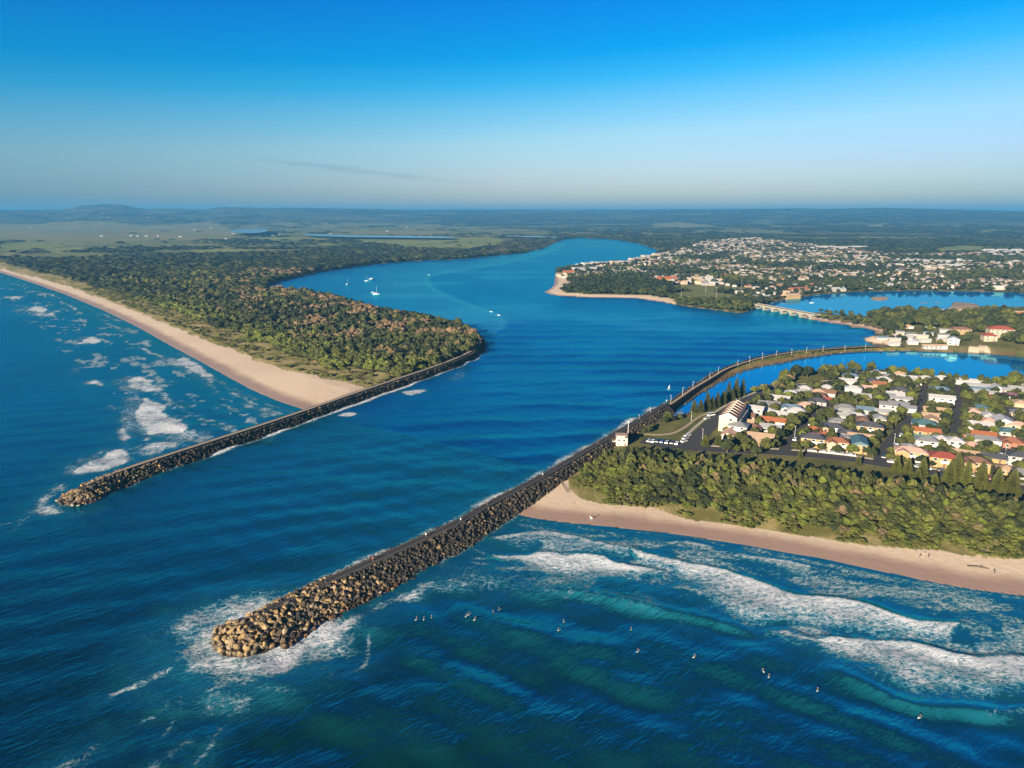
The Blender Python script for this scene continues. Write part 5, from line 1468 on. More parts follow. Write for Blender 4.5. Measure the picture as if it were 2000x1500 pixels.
# say which house is which: its roof and walls, its row counted inland from the dune forest, its place along the row
ORD = ['first', 'second', 'third', 'fourth', 'fifth', 'sixth', 'seventh', 'eighth', 'ninth', 'tenth', 'eleventh', 'twelfth', 'thirteenth', 'fourteenth', 'fifteenth', 'sixteenth', 'seventeenth', 'eighteenth', 'nineteenth', 'twentieth',
       'twenty-first', 'twenty-second', 'twenty-third', 'twenty-fourth', 'twenty-fifth', 'twenty-sixth', 'twenty-seventh', 'twenty-eighth', 'twenty-ninth', 'thirtieth', 'thirty-first', 'thirty-second', 'thirty-third', 'thirty-fourth', 'thirty-fifth', 'thirty-sixth']
def along(p): return p[0] * ca + p[1] * sa
def inland(p): return -p[0] * sa + p[1] * ca
base_v = min(inland(h_.location) for h_ in near_h)
rows = {}
info = {h_[3].name: h_ for h_ in HOUSES}
for h_ in near_h:
    rows.setdefault(min(8, int((inland(h_.location) - base_v) / 21)), []).append(h_)
row_nm = ['nearest dune forest', 'second from dune forest', 'third from dune forest', 'fourth from dune forest', 'fifth from dune forest', 'sixth from dune forest', 'seventh from dune forest', 'eighth from dune forest', 'nearest lagoon']
for rk_, hs in rows.items():
    for q, h_ in enumerate(sorted(hs, key=lambda o: along(o.location))):
        _, _, _, _, st, roof, wall = info[h_.name]
        tag(h_, f'{wall} house, {roof} roof, {ORD[q]} from left in row {row_nm[rk_]}', 'house', 'houses of the beach suburb')

# surf lookout by the breakwater
x, y = G(1214, 868, ZL); z = float(ground_z(np.array([[x, y]]))[0])
root = link('lookout_building', None, loc=(x, y, z), rotz=math.radians(-8))
tag(root, 'white flat roofed rescue lookout standing where the breakwater meets the dune forest', 'lookout building')
root.scale = (.74, .74, .74)
mb = MB(); mb.box(0, 0, -.6, 8.0, 6.0, 6.4); mb.box(-.6, -.3, 5.81, 5.6, 5.2, 1.6)
o = link('wall', mb.mesh('wall'), [M_WALL], root); o.color = (.52, .47, .38, 1)
mb = MB(); mb.box(-.3, -.2, 7.42, 8.4, 6.6, .3); o = link('roof', mb.mesh('roof'), [M_METAL], root); o.color = (.45, .30, .20, 1)
mb = MB(); mb.box(-5.2, 0, 2.6, 2.4, 5.0, .2); mb.box(-6.3, 0, 2.8, .08, 5.0, 1.0); link('balcony', mb.mesh('balcony'), [M_WHITE], root)
for q in range(3): link('window', WIN, parent=root, loc=(-4.04, -1.8 + q * 1.8, 3.9), rotz=-math.pi / 2)
for q in range(2): link('window', WIN, parent=root, loc=(-1.8 + q * 3.4, -3.04, 3.6))
link('door', DOOR, parent=root, loc=(2.4, -3.04, 0))
HOUSES.append((x, y, 6, root, 2, 'tan', 'white'))
x2, y2 = G(1226, 861, ZL)
mast = link('radio_mast', None, loc=(x2, y2, z)); tag(mast, 'tall white radio mast standing behind the rescue lookout', 'mast')
mb = MB(); mb.cone((0, 0, -.3), (0, 0, 11.5), .16, .09, 8); link('pole', mb.mesh('pole'), [M_WHITE], mast)
mb = MB(); mb.box(0, 0, 10.2, 1.6, .06, .06); mb.box(0, 0, 11.0, 1.0, .06, .06); link('crossbar', mb.mesh('crossbar'), [M_WHITE], mast)

# ------------------------------------------------------------------ pines, palms and garden trees
def pine_mesh(seed):
    r = random.Random(seed); mb = MB(); tb = MB()
    tb.cone((0, 0, -.03), (0, 0, .97), .018, .004, 7)
    tiers = 15
    for q in range(tiers):
        z0 = 0.10 + 0.86 * q / (tiers - 1); L = 0.21 * (1 - z0) ** 0.75 + 0.012
        nb = 9
        for b in range(nb):
            a = 2 * math.pi * (b + .5 * (q % 2)) / nb + r.uniform(-.15, .15); l = L * r.uniform(.8, 1.12)
            up = 0.03 if q > 3 else 0.0
            p0 = Vector((0, 0, z0)); p1 = Vector((math.cos(a) * l, math.sin(a) * l, z0 + up - l * .06))
            sd = Vector((-math.sin(a), math.cos(a), 0)) * l * .26
            m_ = p0.lerp(p1, .6)
            for tz in (0.0, 0.014):
                mb.poly([p0 + Vector((0, 0, tz)), m_ - sd + Vector((0, 0, tz - .012)), p1 + Vector((0, 0, tz)), m_ + sd + Vector((0, 0, tz - .012)), m_ + Vector((0, 0, .022 + tz))], [(0, 1, 4), (1, 2, 4), (2, 3, 4), (3, 0, 4)])
    return mb.mesh('crown'), tb.mesh('trunk')
PINES = [pine_mesh(s) for s in (1, 2, 3)]
for c_, t_ in PINES: c_.materials.append(M_LEAF); t_.materials.append(M_BARK)
def pine(px, py, hpx, label, group, wide=1.0, t=0.40):
    x, y = G(px, py, ZL); z = float(ground_z(np.array([[x, y]]))[0])
    dist = math.sqrt(x * x + y * y + CAM_H ** 2)
    hm = hpx / FPX * dist * 1.07
    c_, t_ = random.choice(PINES)
    root = link('norfolk_pine', None, loc=(x, y, z), rotz=random.uniform(0, 6)); tag(root, label, 'pine tree', group)
    root.scale = (hm * wide, hm * wide, hm)
    o1 = link('trunk', t_, parent=root); o2 = link('crown', c_, parent=root)
    o2.color = (t, 0, 0, 1)
    HOUSES.append((x, y, 2.0, root, 0, '', ''))
g = 'Norfolk pines along the beach road'
row = [(1377, 872, 22, 1.15), (1402, 870, 22, 1.15), (1477, 883, 16, 1.1), (1563, 894, 15, 1.1), (1676, 908, 15, 1.3), (1750, 921, 28, 1.0), (1772, 925, 27, 1.0), (1792, 938, 20, 1.3), (1801, 930, 32, .9), (1824, 950, 22, 1.2), (1854, 942, 37, 1.0), (1866, 938, 46, .85), (1885, 948, 40, .8), (1914, 952, 40, .9), (1918, 962, 18, 1.2), (1946, 956, 34, 1.0), (1975, 962, 36, 1.1)]
for q, (a, b, h_, w_) in enumerate(row):
    pine(a, b, h_, f'Norfolk pine, {ORD[q]} from the left in the line between beach road and dune forest', g, w_ * 1.75, random.uniform(.48, .60))
row = [(1355, 805, 24, 1.1), (1368, 805, 22, 1.2), (1381, 799, 32, .9), (1391, 797, 22, 1.1), (1401, 794, 27, .9), (1412, 789, 26, 1.0), (1422, 781, 37, .75), (1430, 781, 22, 1.1), (1437, 776, 38, .8), (1450, 771, 33, .7)]
for q, (a, b, h_, w_) in enumerate(row):
    pine(a, b, h_, f'dark pine, {ORD[q]} from the left in the row on the lagoon bank', 'pines on the lagoon bank', w_ * 1.6, random.uniform(.26, .42))
def palm_mesh(seed):
    r = random.Random(seed); mb = MB(); tb = MB()
    tb.cone((0, 0, -.2), (0.1, 0, 4), .17, .13, 7); tb.cone((.1, 0, 4), (0, .1, 8), .13, .11, 7)
    for q in range(16):
        a = 2 * math.pi * q / 16 + r.uniform(-.2, .2); prev = Vector((0, .1, 8)); e = r.uniform(.1, .9)
        for s in range(4):
            e2 = e - .55 * s; nx_ = prev + Vector((math.cos(a) * math.cos(e2), math.sin(a) * math.cos(e2), math.sin(e2))) * .75
            sd = Vector((-math.sin(a), math.cos(a), 0)) * (.32 - .07 * s)
            mb.poly([prev - sd, prev + sd, nx_ + sd * .75, nx_ - sd * .75], [(0, 1, 2, 3)]); prev = nx_
    return mb.mesh('crown'), tb.mesh('trunk')
PALM = palm_mesh(4); PALM[0].materials.append(M_LEAF); PALM[1].materials.append(M_BARK)
for q, (a, b, w_) in enumerate([(1636, 786, 'beside the dark red roofed house'), (1660, 799, 'among the grey roofs beside the side street'), (1672, 800, 'right of the tallest palm'), (1786, 800, 'beside the white sheds'), (1749, 835, 'at the street bend above the slate roofed house')]):
    x, y = G(a, b, ZL)
    root = link('palm_tree', None, loc=(x, y, float(ground_z(np.array([[x, y]]))[0])), rotz=q)
    tag(root, f'tall thin palm standing {w_}', 'palm', 'palms of the beach suburb')
    root.scale = (1, 1, 1.0)
    link('trunk', PALM[1], parent=root); o = link('crown', PALM[0], parent=root); o.color = (.45, 0, 0, 1)
    HOUSES.append((x, y, 1.5, root, 0, '', ''))

GAR = GL([(1404, 862), (1440, 803), (1470, 783), (1530, 745), (1560, 730), (1680, 727), (1760, 732), (1850, 741), (1900, 747), (1945, 751), (2060, 748), (2060, 955), (1960, 940), (1850, 920), (1720, 900), (1640, 888), (1530, 879), (1450, 874)], ZL)
P = jitter_grid(GAR, 4.6, 0.45)
rd = np.full(len(P), 1e9)
for L, wd in ROAD_L: rd = np.minimum(rd, dist_line(P, L)[0] - wd / 2)
hp = np.array([(h_[0], h_[1], h_[2]) for h_ in HOUSES])
hd = (np.hypot(P[:, None, 0] - hp[None, :, 0], P[:, None, 1] - hp[None, :, 1]) - hp[None, :, 2] * 0.72).min(1)
FIELD_P = GL([(1548, 738), (1600, 728), (1605, 748), (1548, 757)], ZL)
keep = (rd > 0.5) & (hd > 0.7) & ~inside(P, FIELD_P) & (rng.random(len(P)) < 0.90)
P, hd = P[keep], hd[keep]
# denser tall belt along the lagoon bank
BELT = GL([(1528, 748), (1540, 731), (1600, 727), (1680, 726), (1760, 731), (1850, 740), (1900, 746), (1946, 750), (1965, 745), (2060, 746), (2060, 760), (1960, 758), (1900, 751), (1850, 746), (1760, 737), (1680, 732), (1600, 735), (1550, 742)], ZL)
B_ = jitter_grid(BELT, 7.0); BT = jitter_grid(GL([(1470, 770), (1500, 757), (1535, 742), (1550, 748), (1500, 768)], ZL), 6.0)
PARKT = jitter_grid(GL([(1404, 876), (1450, 878), (1530, 886), (1532, 892), (1450, 892), (1404, 884)], ZL), 6.5)
W_ = jitter_grid(GL([(1235, 858), (1262, 838), (1300, 822), (1330, 814), (1335, 818), (1290, 834), (1255, 856)], ZL), 6.0)
allp = np.vstack([P, B_, BT, PARKT, W_]); isb = np.concatenate([np.zeros(len(P)), np.ones(len(B_)), np.full(len(BT), 2), np.full(len(PARKT), 3), np.full(len(W_), 4)])
n = len(allp)
rad = np.concatenate([np.clip(hd * 0.9 + .35, 1.15, 2.7), rng.uniform(2.4, 3.8, len(B_)), rng.uniform(2, 3.2, len(BT)), rng.uniform(2, 3.4, len(PARKT)), rng.uniform(1.6, 2.6, len(W_))]) * rng.uniform(.8, 1.15, n)
h = rad * rng.uniform(1.5, 2.2, n) + np.where(isb == 1, 1.5, 0)
t = np.clip(0.38 + rng.normal(0, .15, n) + np.where(isb == 2, .35, 0), .08, .95)
zg = ground_z(allp)
pp = proj(np.c_[allp, np.full(n, 6.0)])
key = np.hypot(allp[:, 0], allp[:, 1]) / rad + 1e6 * (pp[:, 0] > 2005)
o_ = np.argsort(key); ind, rst = o_[:300], o_[300:]
for q in ind:
    ob = link('garden_tree', GARD_T[int(rng.integers(6))], loc=(allp[q, 0], allp[q, 1], zg[q] - .2), rotz=random.uniform(0, 6.28))
    ob.scale = (rad[q], rad[q], h[q] * .52); ob.color = (float(t[q]), 0, 0, 1)
    kw = 'dark green' if t[q] < .3 else 'olive green' if t[q] < .55 else 'bright green' if t[q] < .77 else 'brown'
    wh = ('among the houses and streets of the beach suburb', 'on the lagoon bank behind the beach suburb', 'on the rough slope above the narrow lagoon', 'beside the beach road near the terrace of flats', 'on the grass between breakwater and narrow lagoon')[int(isb[q])]
    tag(ob, f'{kw} broadleaf tree {wh}', 'tree', f'{kw} trees {wh}')
woods('shrubbery', allp[rst], rad[rst], h[rst], t[rst], LODN)

# ------------------------------------------------------------------ the middle peninsula: caravan park, lagoon-side buildings, wooded rise
L3 = []
def h3(px, py, w, d, st, roof, wall, style, rot, label, name='house'):
    L3.append(house(px, py, w, d, st, roof, wall, style, rot, label, 'buildings of the caravan park peninsula', detail=True, name=name))
h3(1950, 664, 26, 14, 3, 'dark red', 'cream', 'hip', -15, 'large cream building with a red hipped roof on the lagoon shore')
h3(1930, 668, 14, 12, 2, 'dark red', 'cream', 'hip', -15, 'smaller cream wing building left of the large red roofed one')
h3(1874, 656, 22, 10, 2, 'brown', 'ochre', 'hip', -8, 'ochre brown roofed house above the caravan park')
h3(1861, 671, 12, 12, 2, 'white', 'white', 'gable', -30, 'white gabled boathouse on the lagoon shore by the caravan park')
h3(1826, 675, 26, 6, 1, 'tan', 'white', 'gable', -3, 'long tan roofed shed near the lagoon shore')
h3(1858, 619, 26, 12, 2, 'tan', 'cream', 'gable', -4, 'long cream two storey block facing the far lagoon')
h3(1838, 620, 14, 9, 1, 'slate', 'cream', 'hip', -4, 'cream dark roofed house left of the long cream block')
h3(1890, 624, 26, 12, 1, 'white', 'white', 'gable', -4, 'long white roofed hall right of the cream block')
h3(1976, 634, 24, 10, 2, 'tan', 'ochre', 'gable', -6, 'ochre terrace on the wooded rise')
h3(1997, 640, 16, 10, 2, 'orange tiled', 'ochre', 'gable', -6, 'ochre house with an orange roof on the wooded rise')
h3(1996, 660, 10, 8, 2, 'white', 'white', 'flat', -6, 'white cube house on the wooded rise')
h3(1768, 641, 18, 8, 1, 'tan', 'cream', 'hip', 0, 'tan roofed clubhouse above the caravan park')
CAR = GL([(1722, 664), (1760, 652), (1800, 648), (1850, 655), (1862, 668), (1858, 680), (1760, 679), (1728, 674)], ZL)
cabs = jitter_grid(CAR, 15, .25)
for q, c_ in enumerate(cabs[:48]):
    if any((c_[0] - h_[0]) ** 2 + (c_[1] - h_[1]) ** 2 < (h_[2] + 5) ** 2 for h_ in HOUSES[-80:]): continue
    w_ = random.uniform(7, 10)
    rf = random.choice(['white', 'white', 'pale grey', 'grey', 'blue grey'])
    house(0, 0, w_, 4.5, 1, rf, random.choice(['white', 'white', 'cream']), 'gable', random.uniform(-30, 30), f'small cabin with a {rf} roof in the caravan park by the lagoon', f'{rf} roofed cabins of the caravan park', detail=False, name='cabin', xy=(float(c_[0]), float(c_[1])))
P = np.vstack([jitter_grid(LAND3, 8.5)])
P = P[P[:, 0] < 1200]
hp = np.array([(h_[0], h_[1], h_[2]) for h_ in HOUSES])
hd = (np.hypot(P[:, None, 0] - hp[None, :, 0], P[:, None, 1] - hp[None, :, 1]) - hp[None, :, 2] * .8).min(1)
pp = proj(np.c_[P, np.full(len(P), 2.)])
se = sdf(P, LAND3)
woodz = (pp[:, 1] < 652) & (pp[:, 0] > 1705) | (pp[:, 0] > 1905)
lawn = inside(P, GL([(1880, 675), (1960, 678), (2010, 690), (2010, 702), (1880, 692)], 2))
keep = (hd > 3.5) & (se > 6) & ~near_cell(P, SAND) & (rng.random(len(P)) < np.where(woodz, .95, .42)) & ~lawn & (pp[:, 0] > 1590)
P = P[keep]; woodz = woodz[keep]; n = len(P)
rad = rng.uniform(4.2, 6.2, n) * np.where(woodz, 1.0, .6); h = rad * rng.uniform(1.5, 2.1, n)
woods('forest', P, rad, h, np.clip(.33 + rng.normal(0, .12, n), .1, .8), LODN)

# ------------------------------------------------------------------ the town across the water
townsz = []
T_ZONES = [(TOWN, 19.0)]
P = jitter_grid(TOWN, 13.5, .3)
P = P[(np.abs(np.arctan2(P[:, 0], P[:, 1])) < math.radians(42)) & near_cell(P, LAND)]
dn = fbm(P[:, 0] / 120, P[:, 1] / 90, 300, 3)
keep = (dn > 0.40) & (rng.random(len(P)) < .66) & (sdf(P, TOWN) > 6)
for f in TOWN_WOODS + OVAL[:2]: keep &= ~inside(P, f)
P = P[keep]
pp = proj(np.c_[P, np.full(len(P), 3.0)])
d_sh, _ = dist_line(P, GL([(1483, 598), (1500, 593), (1540, 584), (1600, 575), (1670, 570), (1800, 568), (1900, 569), (2000, 572)]))
d_rv, _ = dist_line(P, GL([(1289, 491), (1275, 502), (1240, 511), (1200, 517), (1150, 523), (1110, 527), (1092, 532)]))
P = P[(d_sh > 14)]; 
r = np.hypot(P[:, 0], P[:, 1]); n = len(P)
o_ = np.argsort(r + 1e5 * (np.abs(np.arctan2(P[:, 0], P[:, 1])) > math.radians(36.6)))
NB = max(0, min(len(P), 296 - len([h_ for h_ in HOUSES if h_[3].name.split('.')[0] == 'house'])))
tc = [('white', 'white'), ('white', 'cream'), ('pale grey', 'white'), ('tan', 'cream'), ('terracotta', 'tan'), ('slate', 'cream'), ('grey', 'white'), ('tan', 'cream'), ('white', 'cream')]
variants_h = {}
for q in o_[:NB]:
    rf, wl_ = random.choice(tc); st = 2 if random.random() < .3 else 1; sty = random.choice(['hip', 'gable'])
    house(0, 0, random.uniform(10, 14), random.uniform(7.5, 9.5), st, rf, wl_, sty, random.choice((-20, 70, 5)) + random.uniform(-6, 6), f'{wl_} house with {rf} roof in the town front rows across the lagoon', f'{rf} roofed {wl_} houses in the front rows of the town', detail=False, xy=(float(P[q, 0]), float(P[q, 1])))
def box_arrays():
    v = [(x, y, z) for z in (0, 1) for x, y in ((-.5, -.5), (.5, -.5), (.5, .5), (-.5, .5))] + [(-.5, 0, 1.55), (.5, 0, 1.55)]
    F = [(0, 1, 5), (0, 5, 4), (1, 2, 6), (1, 6, 5), (2, 3, 7), (2, 7, 6), (3, 0, 4), (3, 4, 7), (4, 5, 9), (4, 9, 8), (6, 7, 8), (6, 8, 9), (5, 6, 9), (7, 4, 8)]
    return np.array(v, float), np.array(F), [0] * 8 + [1] * 4 + [0] * 2
BV, BF, BM = box_arrays()
def mass_houses(name, P, w, d, hh, label_cols):
    n = len(P); a = rng.choice([-0.35, 1.2, 0.1], n) + rng.normal(0, .08, n); z = ground_z(P)
    zz_ = np.zeros(n); o = np.ones(n)
    R = np.stack([np.cos(a), -np.sin(a), zz_, np.sin(a), np.cos(a), zz_, zz_, zz_, o], 1).reshape(-1, 3, 3)
    V, F, T = merge([(BV, BF)], np.zeros(n, int), np.c_[P, z - .3], np.stack([w, d, hh], 1), R, rng.random(n))
    me = mesh_np(name, V, F, False, {'tint': T}, mat_idx=np.tile(BM, n))
    k1 = NT(name + '_wall'); k1.set(Base_Color=k1.ramp(k1.attr('tint'), [(0, (.34, .31, .27)), (.4, (.29, .24, .17)), (.75, (.38, .36, .34)), (1, (.18, .15, .12))]), Roughness=.85)
    k2 = NT(name + '_roof'); cr = k2.ramp(k2.attr('tint'), label_cols); k2.set(Base_Color=cr, Roughness=.7)
    for nd in k2.t.nodes:
        if nd.type == 'VALTORGB': nd.color_ramp.interpolation = 'CONSTANT'
    ob = link(name, me, [k1.m, k2.m]); ob['kind'] = 'stuff'
    return ob
rest = P[o_[NB:]]; n = len(rest)
rr_ = np.hypot(rest[:, 0], rest[:, 1])
mass_houses('town_houses', rest, rng.uniform(9, 15, n), rng.uniform(7, 10, n), rng.uniform(2.6, 4.4, n), [(0, (.40, .39, .37)), (.20, (.26, .22, .17)), (.45, (.20, .10, .06)), (.57, (.30, .27, .23)), (.72, (.10, .10, .11)), (.90, (.22, .14, .10)), (1, (.4, .4, .39))])
# larger blocks of the town
def block(px, py, w, d, st, roof, wall, rot, label, name='apartment_building', zl=ZL):
    return house(px, py, w, d, st, roof, wall, 'flat' if st > 2 else 'gable', rot, label, 'large buildings of the town', detail=False, name=name)
for q, (a, b, w_, st, lab) in enumerate([(1124, 520, 24, 4, 'leftmost'), (1135, 519, 20, 5, 'second'), (1146, 519, 22, 5, 'third'), (1162, 517, 16, 5, 'detached right hand')]):
    block(a, b, w_, 16, st, 'white', 'white', 20, f'{lab} white block of flats in the cluster on the town river point')
block(1200, 516, 20, 14, 4, 'tan', 'cream', 20, 'cream block of flats right of the white cluster on the river shore')
block(1111, 534, 22, 16, 2, 'orange tiled', 'ochre', 10, 'orange roofed house block at the tip of the town')
block(1270, 498, 50, 20, 3, 'white', 'cream', 24, 'long cream waterfront hotel at the bend of the river')
block(1302, 547, 34, 18, 2, 'orange tiled', 'ochre', 5, 'orange roofed hall above the sports field')
for q, (a, b, w_, d_, lab) in enumerate([(1790, 511, 90, 26, 'upper long'), (1850, 513, 110, 30, 'right long'), (1865, 520, 70, 22, 'lower right'), (1775, 518, 55, 20, 'lower left')]):
    block(a, b, w_, d_, 1, 'white', 'cream', -3, f'{lab} pale roofed hall of the shopping centre in the town', 'shopping_centre')
for q, (a, b, w_, lab) in enumerate([(1612, 484, 60, 'left'), (1645, 485, 50, 'middle'), (1676, 484, 55, 'right')]):
    block(a, b, w_, 30, 1, 'white', 'white', -6, f'{lab} white warehouse of the three behind the town', 'warehouse')
for q in range(9):
    block(1932 + q * 9 + random.uniform(-2, 2), 489 + (q % 3) * 5, 30, 22, 1, 'white', 'white', random.uniform(-8, 8), f'white roofed warehouse, {ORD[q]} from left on the estate behind the town', 'warehouse')
block(1625, 565, 40, 14, 1, 'white', 'cream', 12, 'long cream waterfront house near the lagoon promenade'); block(1560, 568, 30, 14, 2, 'terracotta', 'cream', 18, 'red roofed lagoon promenade flats')
block(1545, 577, 24, 12, 2, 'tan', 'ochre', 18, 'ochre flats above the bridge end of the promenade')
for q, (a, b, w_, st) in enumerate([(1178, 516, 30, 4), (1222, 513, 34, 3), (1240, 510, 30, 4), (1256, 506, 34, 3), (1288, 500, 40, 4), (1300, 506, 36, 3), (1316, 499, 40, 3), (1150, 526, 30, 3), (1130, 527, 26, 3)]):
    block(a, b, w_, 16, st, random.choice(['white', 'pale grey']), random.choice(['white', 'cream']), 22 + random.uniform(-6, 6), f'pale block of flats, {ORD[q]} of the lower row behind the town river edge')
FARM = [(198, 461), (256, 460), (270, 461), (286, 461), (310, 461), (352, 462), (60, 446), (212, 438), (290, 437), (380, 449), (412, 446), (440, 466), (455, 456), (471, 458), (520, 459), (532, 460), (546, 459), (645, 456), (820, 460), (795, 443), (756, 451), (720, 442), (50, 508), (70, 507), (332, 536), (346, 534), (372, 531), (402, 529), (410, 528), (650, 513)]
for q, (a, b) in enumerate(FARM):
    house(a, b, 15, 9, 1, 'white', 'white', 'gable', random.uniform(-40, 40), 'lone white farm building on the plain behind the wooded spit', 'white farm buildings on the plain', detail=False, name='farm_building')

# ------------------------------------------------------------------ still waters on the plain
k = NT('still_water'); k.set(Base_Color=(0.004, 0.09, 0.20), Roughness=0.12, Normal=k.bump(k.noise(k.pos((.05, .1, 1)), 1.0, 3.0), .05, .3)); M_STILL = k.m
def lake(px, z, name='lake'):
    p = smooth_line(np.vstack([GL(px, z), GL(px, z)[:1]]), 1)[:-1]
    me = bpy.data.meshes.new(name); me.from_pydata([(a, b, z) for a, b in p], [], [tuple(range(len(p)))]); me.update()
    if me.polygons[0].normal.z < 0: me.flip_normals()
    o = link(name, me, [M_STILL]); o['kind'] = 'structure'
lake([(445, 452), (470, 446.5), (520, 446), (524, 452), (500, 455.5), (470, 455)], 22.0)
lake([(590, 456.5), (680, 459.5), (780, 460.5), (890, 462), (885, 465), (780, 464), (680, 463), (600, 460.5)], 12.0)
lake([(456, 544), (470, 541), (500, 538), (508, 542), (490, 545.5)], 6.0); lake([(975, 461), (1040, 461), (1100, 463), (1100, 464.6), (1030, 463)], 9.0)
lake([(862, 702), (870, 697), (880, 698), (872, 704)], 3.2, 'pond')
# ------------------------------------------------------------------ road bridge over the lagoon entrance
A = np.array(G(1480, 598, 3)); B = np.array(G(1588, 618, 3)); Lb = float(np.linalg.norm(B - A)); ang = math.atan2(*(B - A)[::-1])
br = link('bridge', None, loc=(A[0], A[1], 0), rotz=ang); tag(br, 'pale concrete road bridge on piers across the entrance of the large lagoon', 'bridge')
M_BR = plain('bridge_concrete', (.25, .22, .18), .85)
mb = MB(); mb.box(Lb / 2, 0, 4.6, Lb + 14, 9, .8); link('deck', mb.mesh('deck'), [M_BR], br)
mb = MB(); mb.box(Lb / 2, 0, 5.402, Lb + 14, 8, .06); link('roadway', mb.mesh('roadway'), [M_ROAD], br)
for sy in (-1, 1):
    mb = MB(); mb.box(Lb / 2, sy * 4.35, 5.4, Lb + 14, .3, .8); link('parapet', mb.mesh('parapet'), [M_BR], br)
NS = 6
for q in range(NS + 1):
    x = Lb * q / NS
    mb = MB(); mb.box(x, 0, -1.5, 3.0, 9, 4.6); mb.box(x, 0, 3.1, 4.6, 9.6, 1.48); link('pier', mb.mesh('pier'), [M_BR], br)
for q in range(NS):
    x0, x1 = Lb * q / NS + 2.35, Lb * (q + 1) / NS - 2.35
    for sy in (-1, 1):
        mb = MB(); n = 9; bot = []
        for s in range(n + 1):
            t = s / n; bot.append((x0 + (x1 - x0) * t, 2.6 + 1.75 * math.sin(math.pi * t) ** .7))
        for y0 in (sy * 4.4 - .3, sy * 4.4 + .3): mb.v += [(x, y0, z) for x, z in bot] + [(x, y0, 4.58) for x, z in bot]
        m = n + 1
        for s in range(n):
            for f in ((s, s + 1, m + s + 1, m + s), (2 * m + s, 3 * m + s, 3 * m + s + 1, 2 * m + s + 1), (s, 2 * m + s, 2 * m + s + 1, s + 1)): mb.f.append(f); mb.m.append(0)
        link('arch', mb.mesh('arch'), [M_BR], br)

# ------------------------------------------------------------------ lamp posts
mb = MB(); mb.cone((0, 0, -.3), (0, 0, 5.6), .13, .08, 7); LP = mb.mesh('post'); LP.materials.append(M_WHITE)
mb = MB(); mb.box(0, -.5, 5.55, .12, 1.2, .1); mb.box(0, -1.0, 5.45, .3, .6, .12); LA = mb.mesh('lamp_head'); LA.materials.append(M_WHITE)
def lamp(px, py, z, label, group, s=1.0, name='lamp_post'):
    x, y = G(px, py, z)
    r_ = link(name, None, loc=(x, y, z - .1), rotz=random.uniform(0, 6)); r_.scale = (.55, .55, s * .85); tag(r_, label, 'lamp post', group)
    link('post', LP, parent=r_); link('lamp_head', LA, parent=r_)
for q, (a, b) in enumerate([(1248, 824), (1270, 811), (1310, 786), (1333, 770), (1353, 758), (1386, 739), (1403, 729), (1441, 714), (1464, 707), (1489, 701), (1516, 696), (1546, 692), (1575, 689), (1607, 686.5), (1650, 684), (1690, 682)]):
    lamp(a, b, 3.2, f'white lamp post, {ORD[q]} from the breakwater end along the curved training wall', 'lamp posts along the training wall', 1.0)
for q, (a, b, w_) in enumerate([(1437, 797, 'at the bend of the beach road'), (1372, 858, 'beside the car park entrance'), (1746, 868, 'at the corner of the second side street'), (1962, 893, 'on the rightmost street'), (1552, 852, 'at the corner of the first side street'), (1350, 822, 'on the lawn path by the lagoon')]):
    lamp(a, b, ZL, f'white street lamp {w_}', 'street lamps of the beach suburb', 1.25)
for q, (a, b) in enumerate([(1378, 572), (1447, 575), (1398, 590), (1330, 580)]):
    lamp(a, b, ZL, f'tall floodlight pole, {ORD[q]} of the four round the town sports field', 'floodlights of the sports field', 4.2, 'floodlight_pole')

# ------------------------------------------------------------------ parked cars
def car_parts(kind):
    L, Wd, Hb, Hc = (4.4, 1.8, .78, 1.42) if kind == 'car' else (5.0, 1.95, 1.0, 2.05)
    mb = MB()
    def ring(z, x0, x1, y): return [(x0, -y, z), (x1, -y, z), (x1, y, z), (x0, y, z)]
    r0 = ring(.28, -L / 2, L / 2, Wd / 2 * .95); r1 = ring(.6, -L / 2 - .05, L / 2 + .05, Wd / 2); r2 = ring(Hb + .12, -L / 2 + .05, L / 2 - .08, Wd / 2 * .96)
    mb.poly(r0 + r1 + r2, [(3, 2, 1, 0)] + [(i, (i + 1) % 4, 4 + (i + 1) % 4, 4 + i) for i in range(4)] + [(4 + i, 4 + (i + 1) % 4, 8 + (i + 1) % 4, 8 + i) for i in range(4)] + [(8, 9, 10, 11)])
    top = (Hc - .04, Hc)
    xa, xb = (-L * .30, L * .16) if kind == 'car' else (-L * .47, L * .34)
    rt = ring(Hc - .05, xa, xb, Wd / 2 * .76); rt2 = ring(Hc, xa + .05, xb - .05, Wd / 2 * .72)
    mb.poly(rt + rt2, [(3, 2, 1, 0)] + [(i, (i + 1) % 4, 4 + (i + 1) % 4, 4 + i) for i in range(4)] + [(4, 5, 6, 7)])
    body = mb.mesh('body')
    gb = MB(); g0 = ring(Hb + .121, xa - .42, xb + .62, Wd / 2 * .93); g1 = ring(Hc - .052, xa + .02, xb - .02, Wd / 2 * .75)
    gb.poly(g0 + g1, [(3, 2, 1, 0)] + [(i, (i + 1) % 4, 4 + (i + 1) % 4, 4 + i) for i in range(4)] + [(4, 5, 6, 7)])
    wb = MB(); wb.cone((0, -.11, 0), (0, .11, 0), .33, .33, 12); wb.cone((0, -.13, 0), (0, .13, 0), .18, .18, 8, 1)
    return body, gb.mesh('glass'), wb.mesh('wheel'), L, Wd
k = NT('car_paint'); k.set(Base_Color=k.n('ShaderNodeObjectInfo').outputs['Color'], Roughness=.3); k.b.inputs['Coat Weight'].default_value = .5; M_CAR = k.m
M_TYRE = plain('tyre_rubber', (.02, .02, .02), .9)
CARS = {kd: car_parts(kd) for kd in ('car', 'van')}
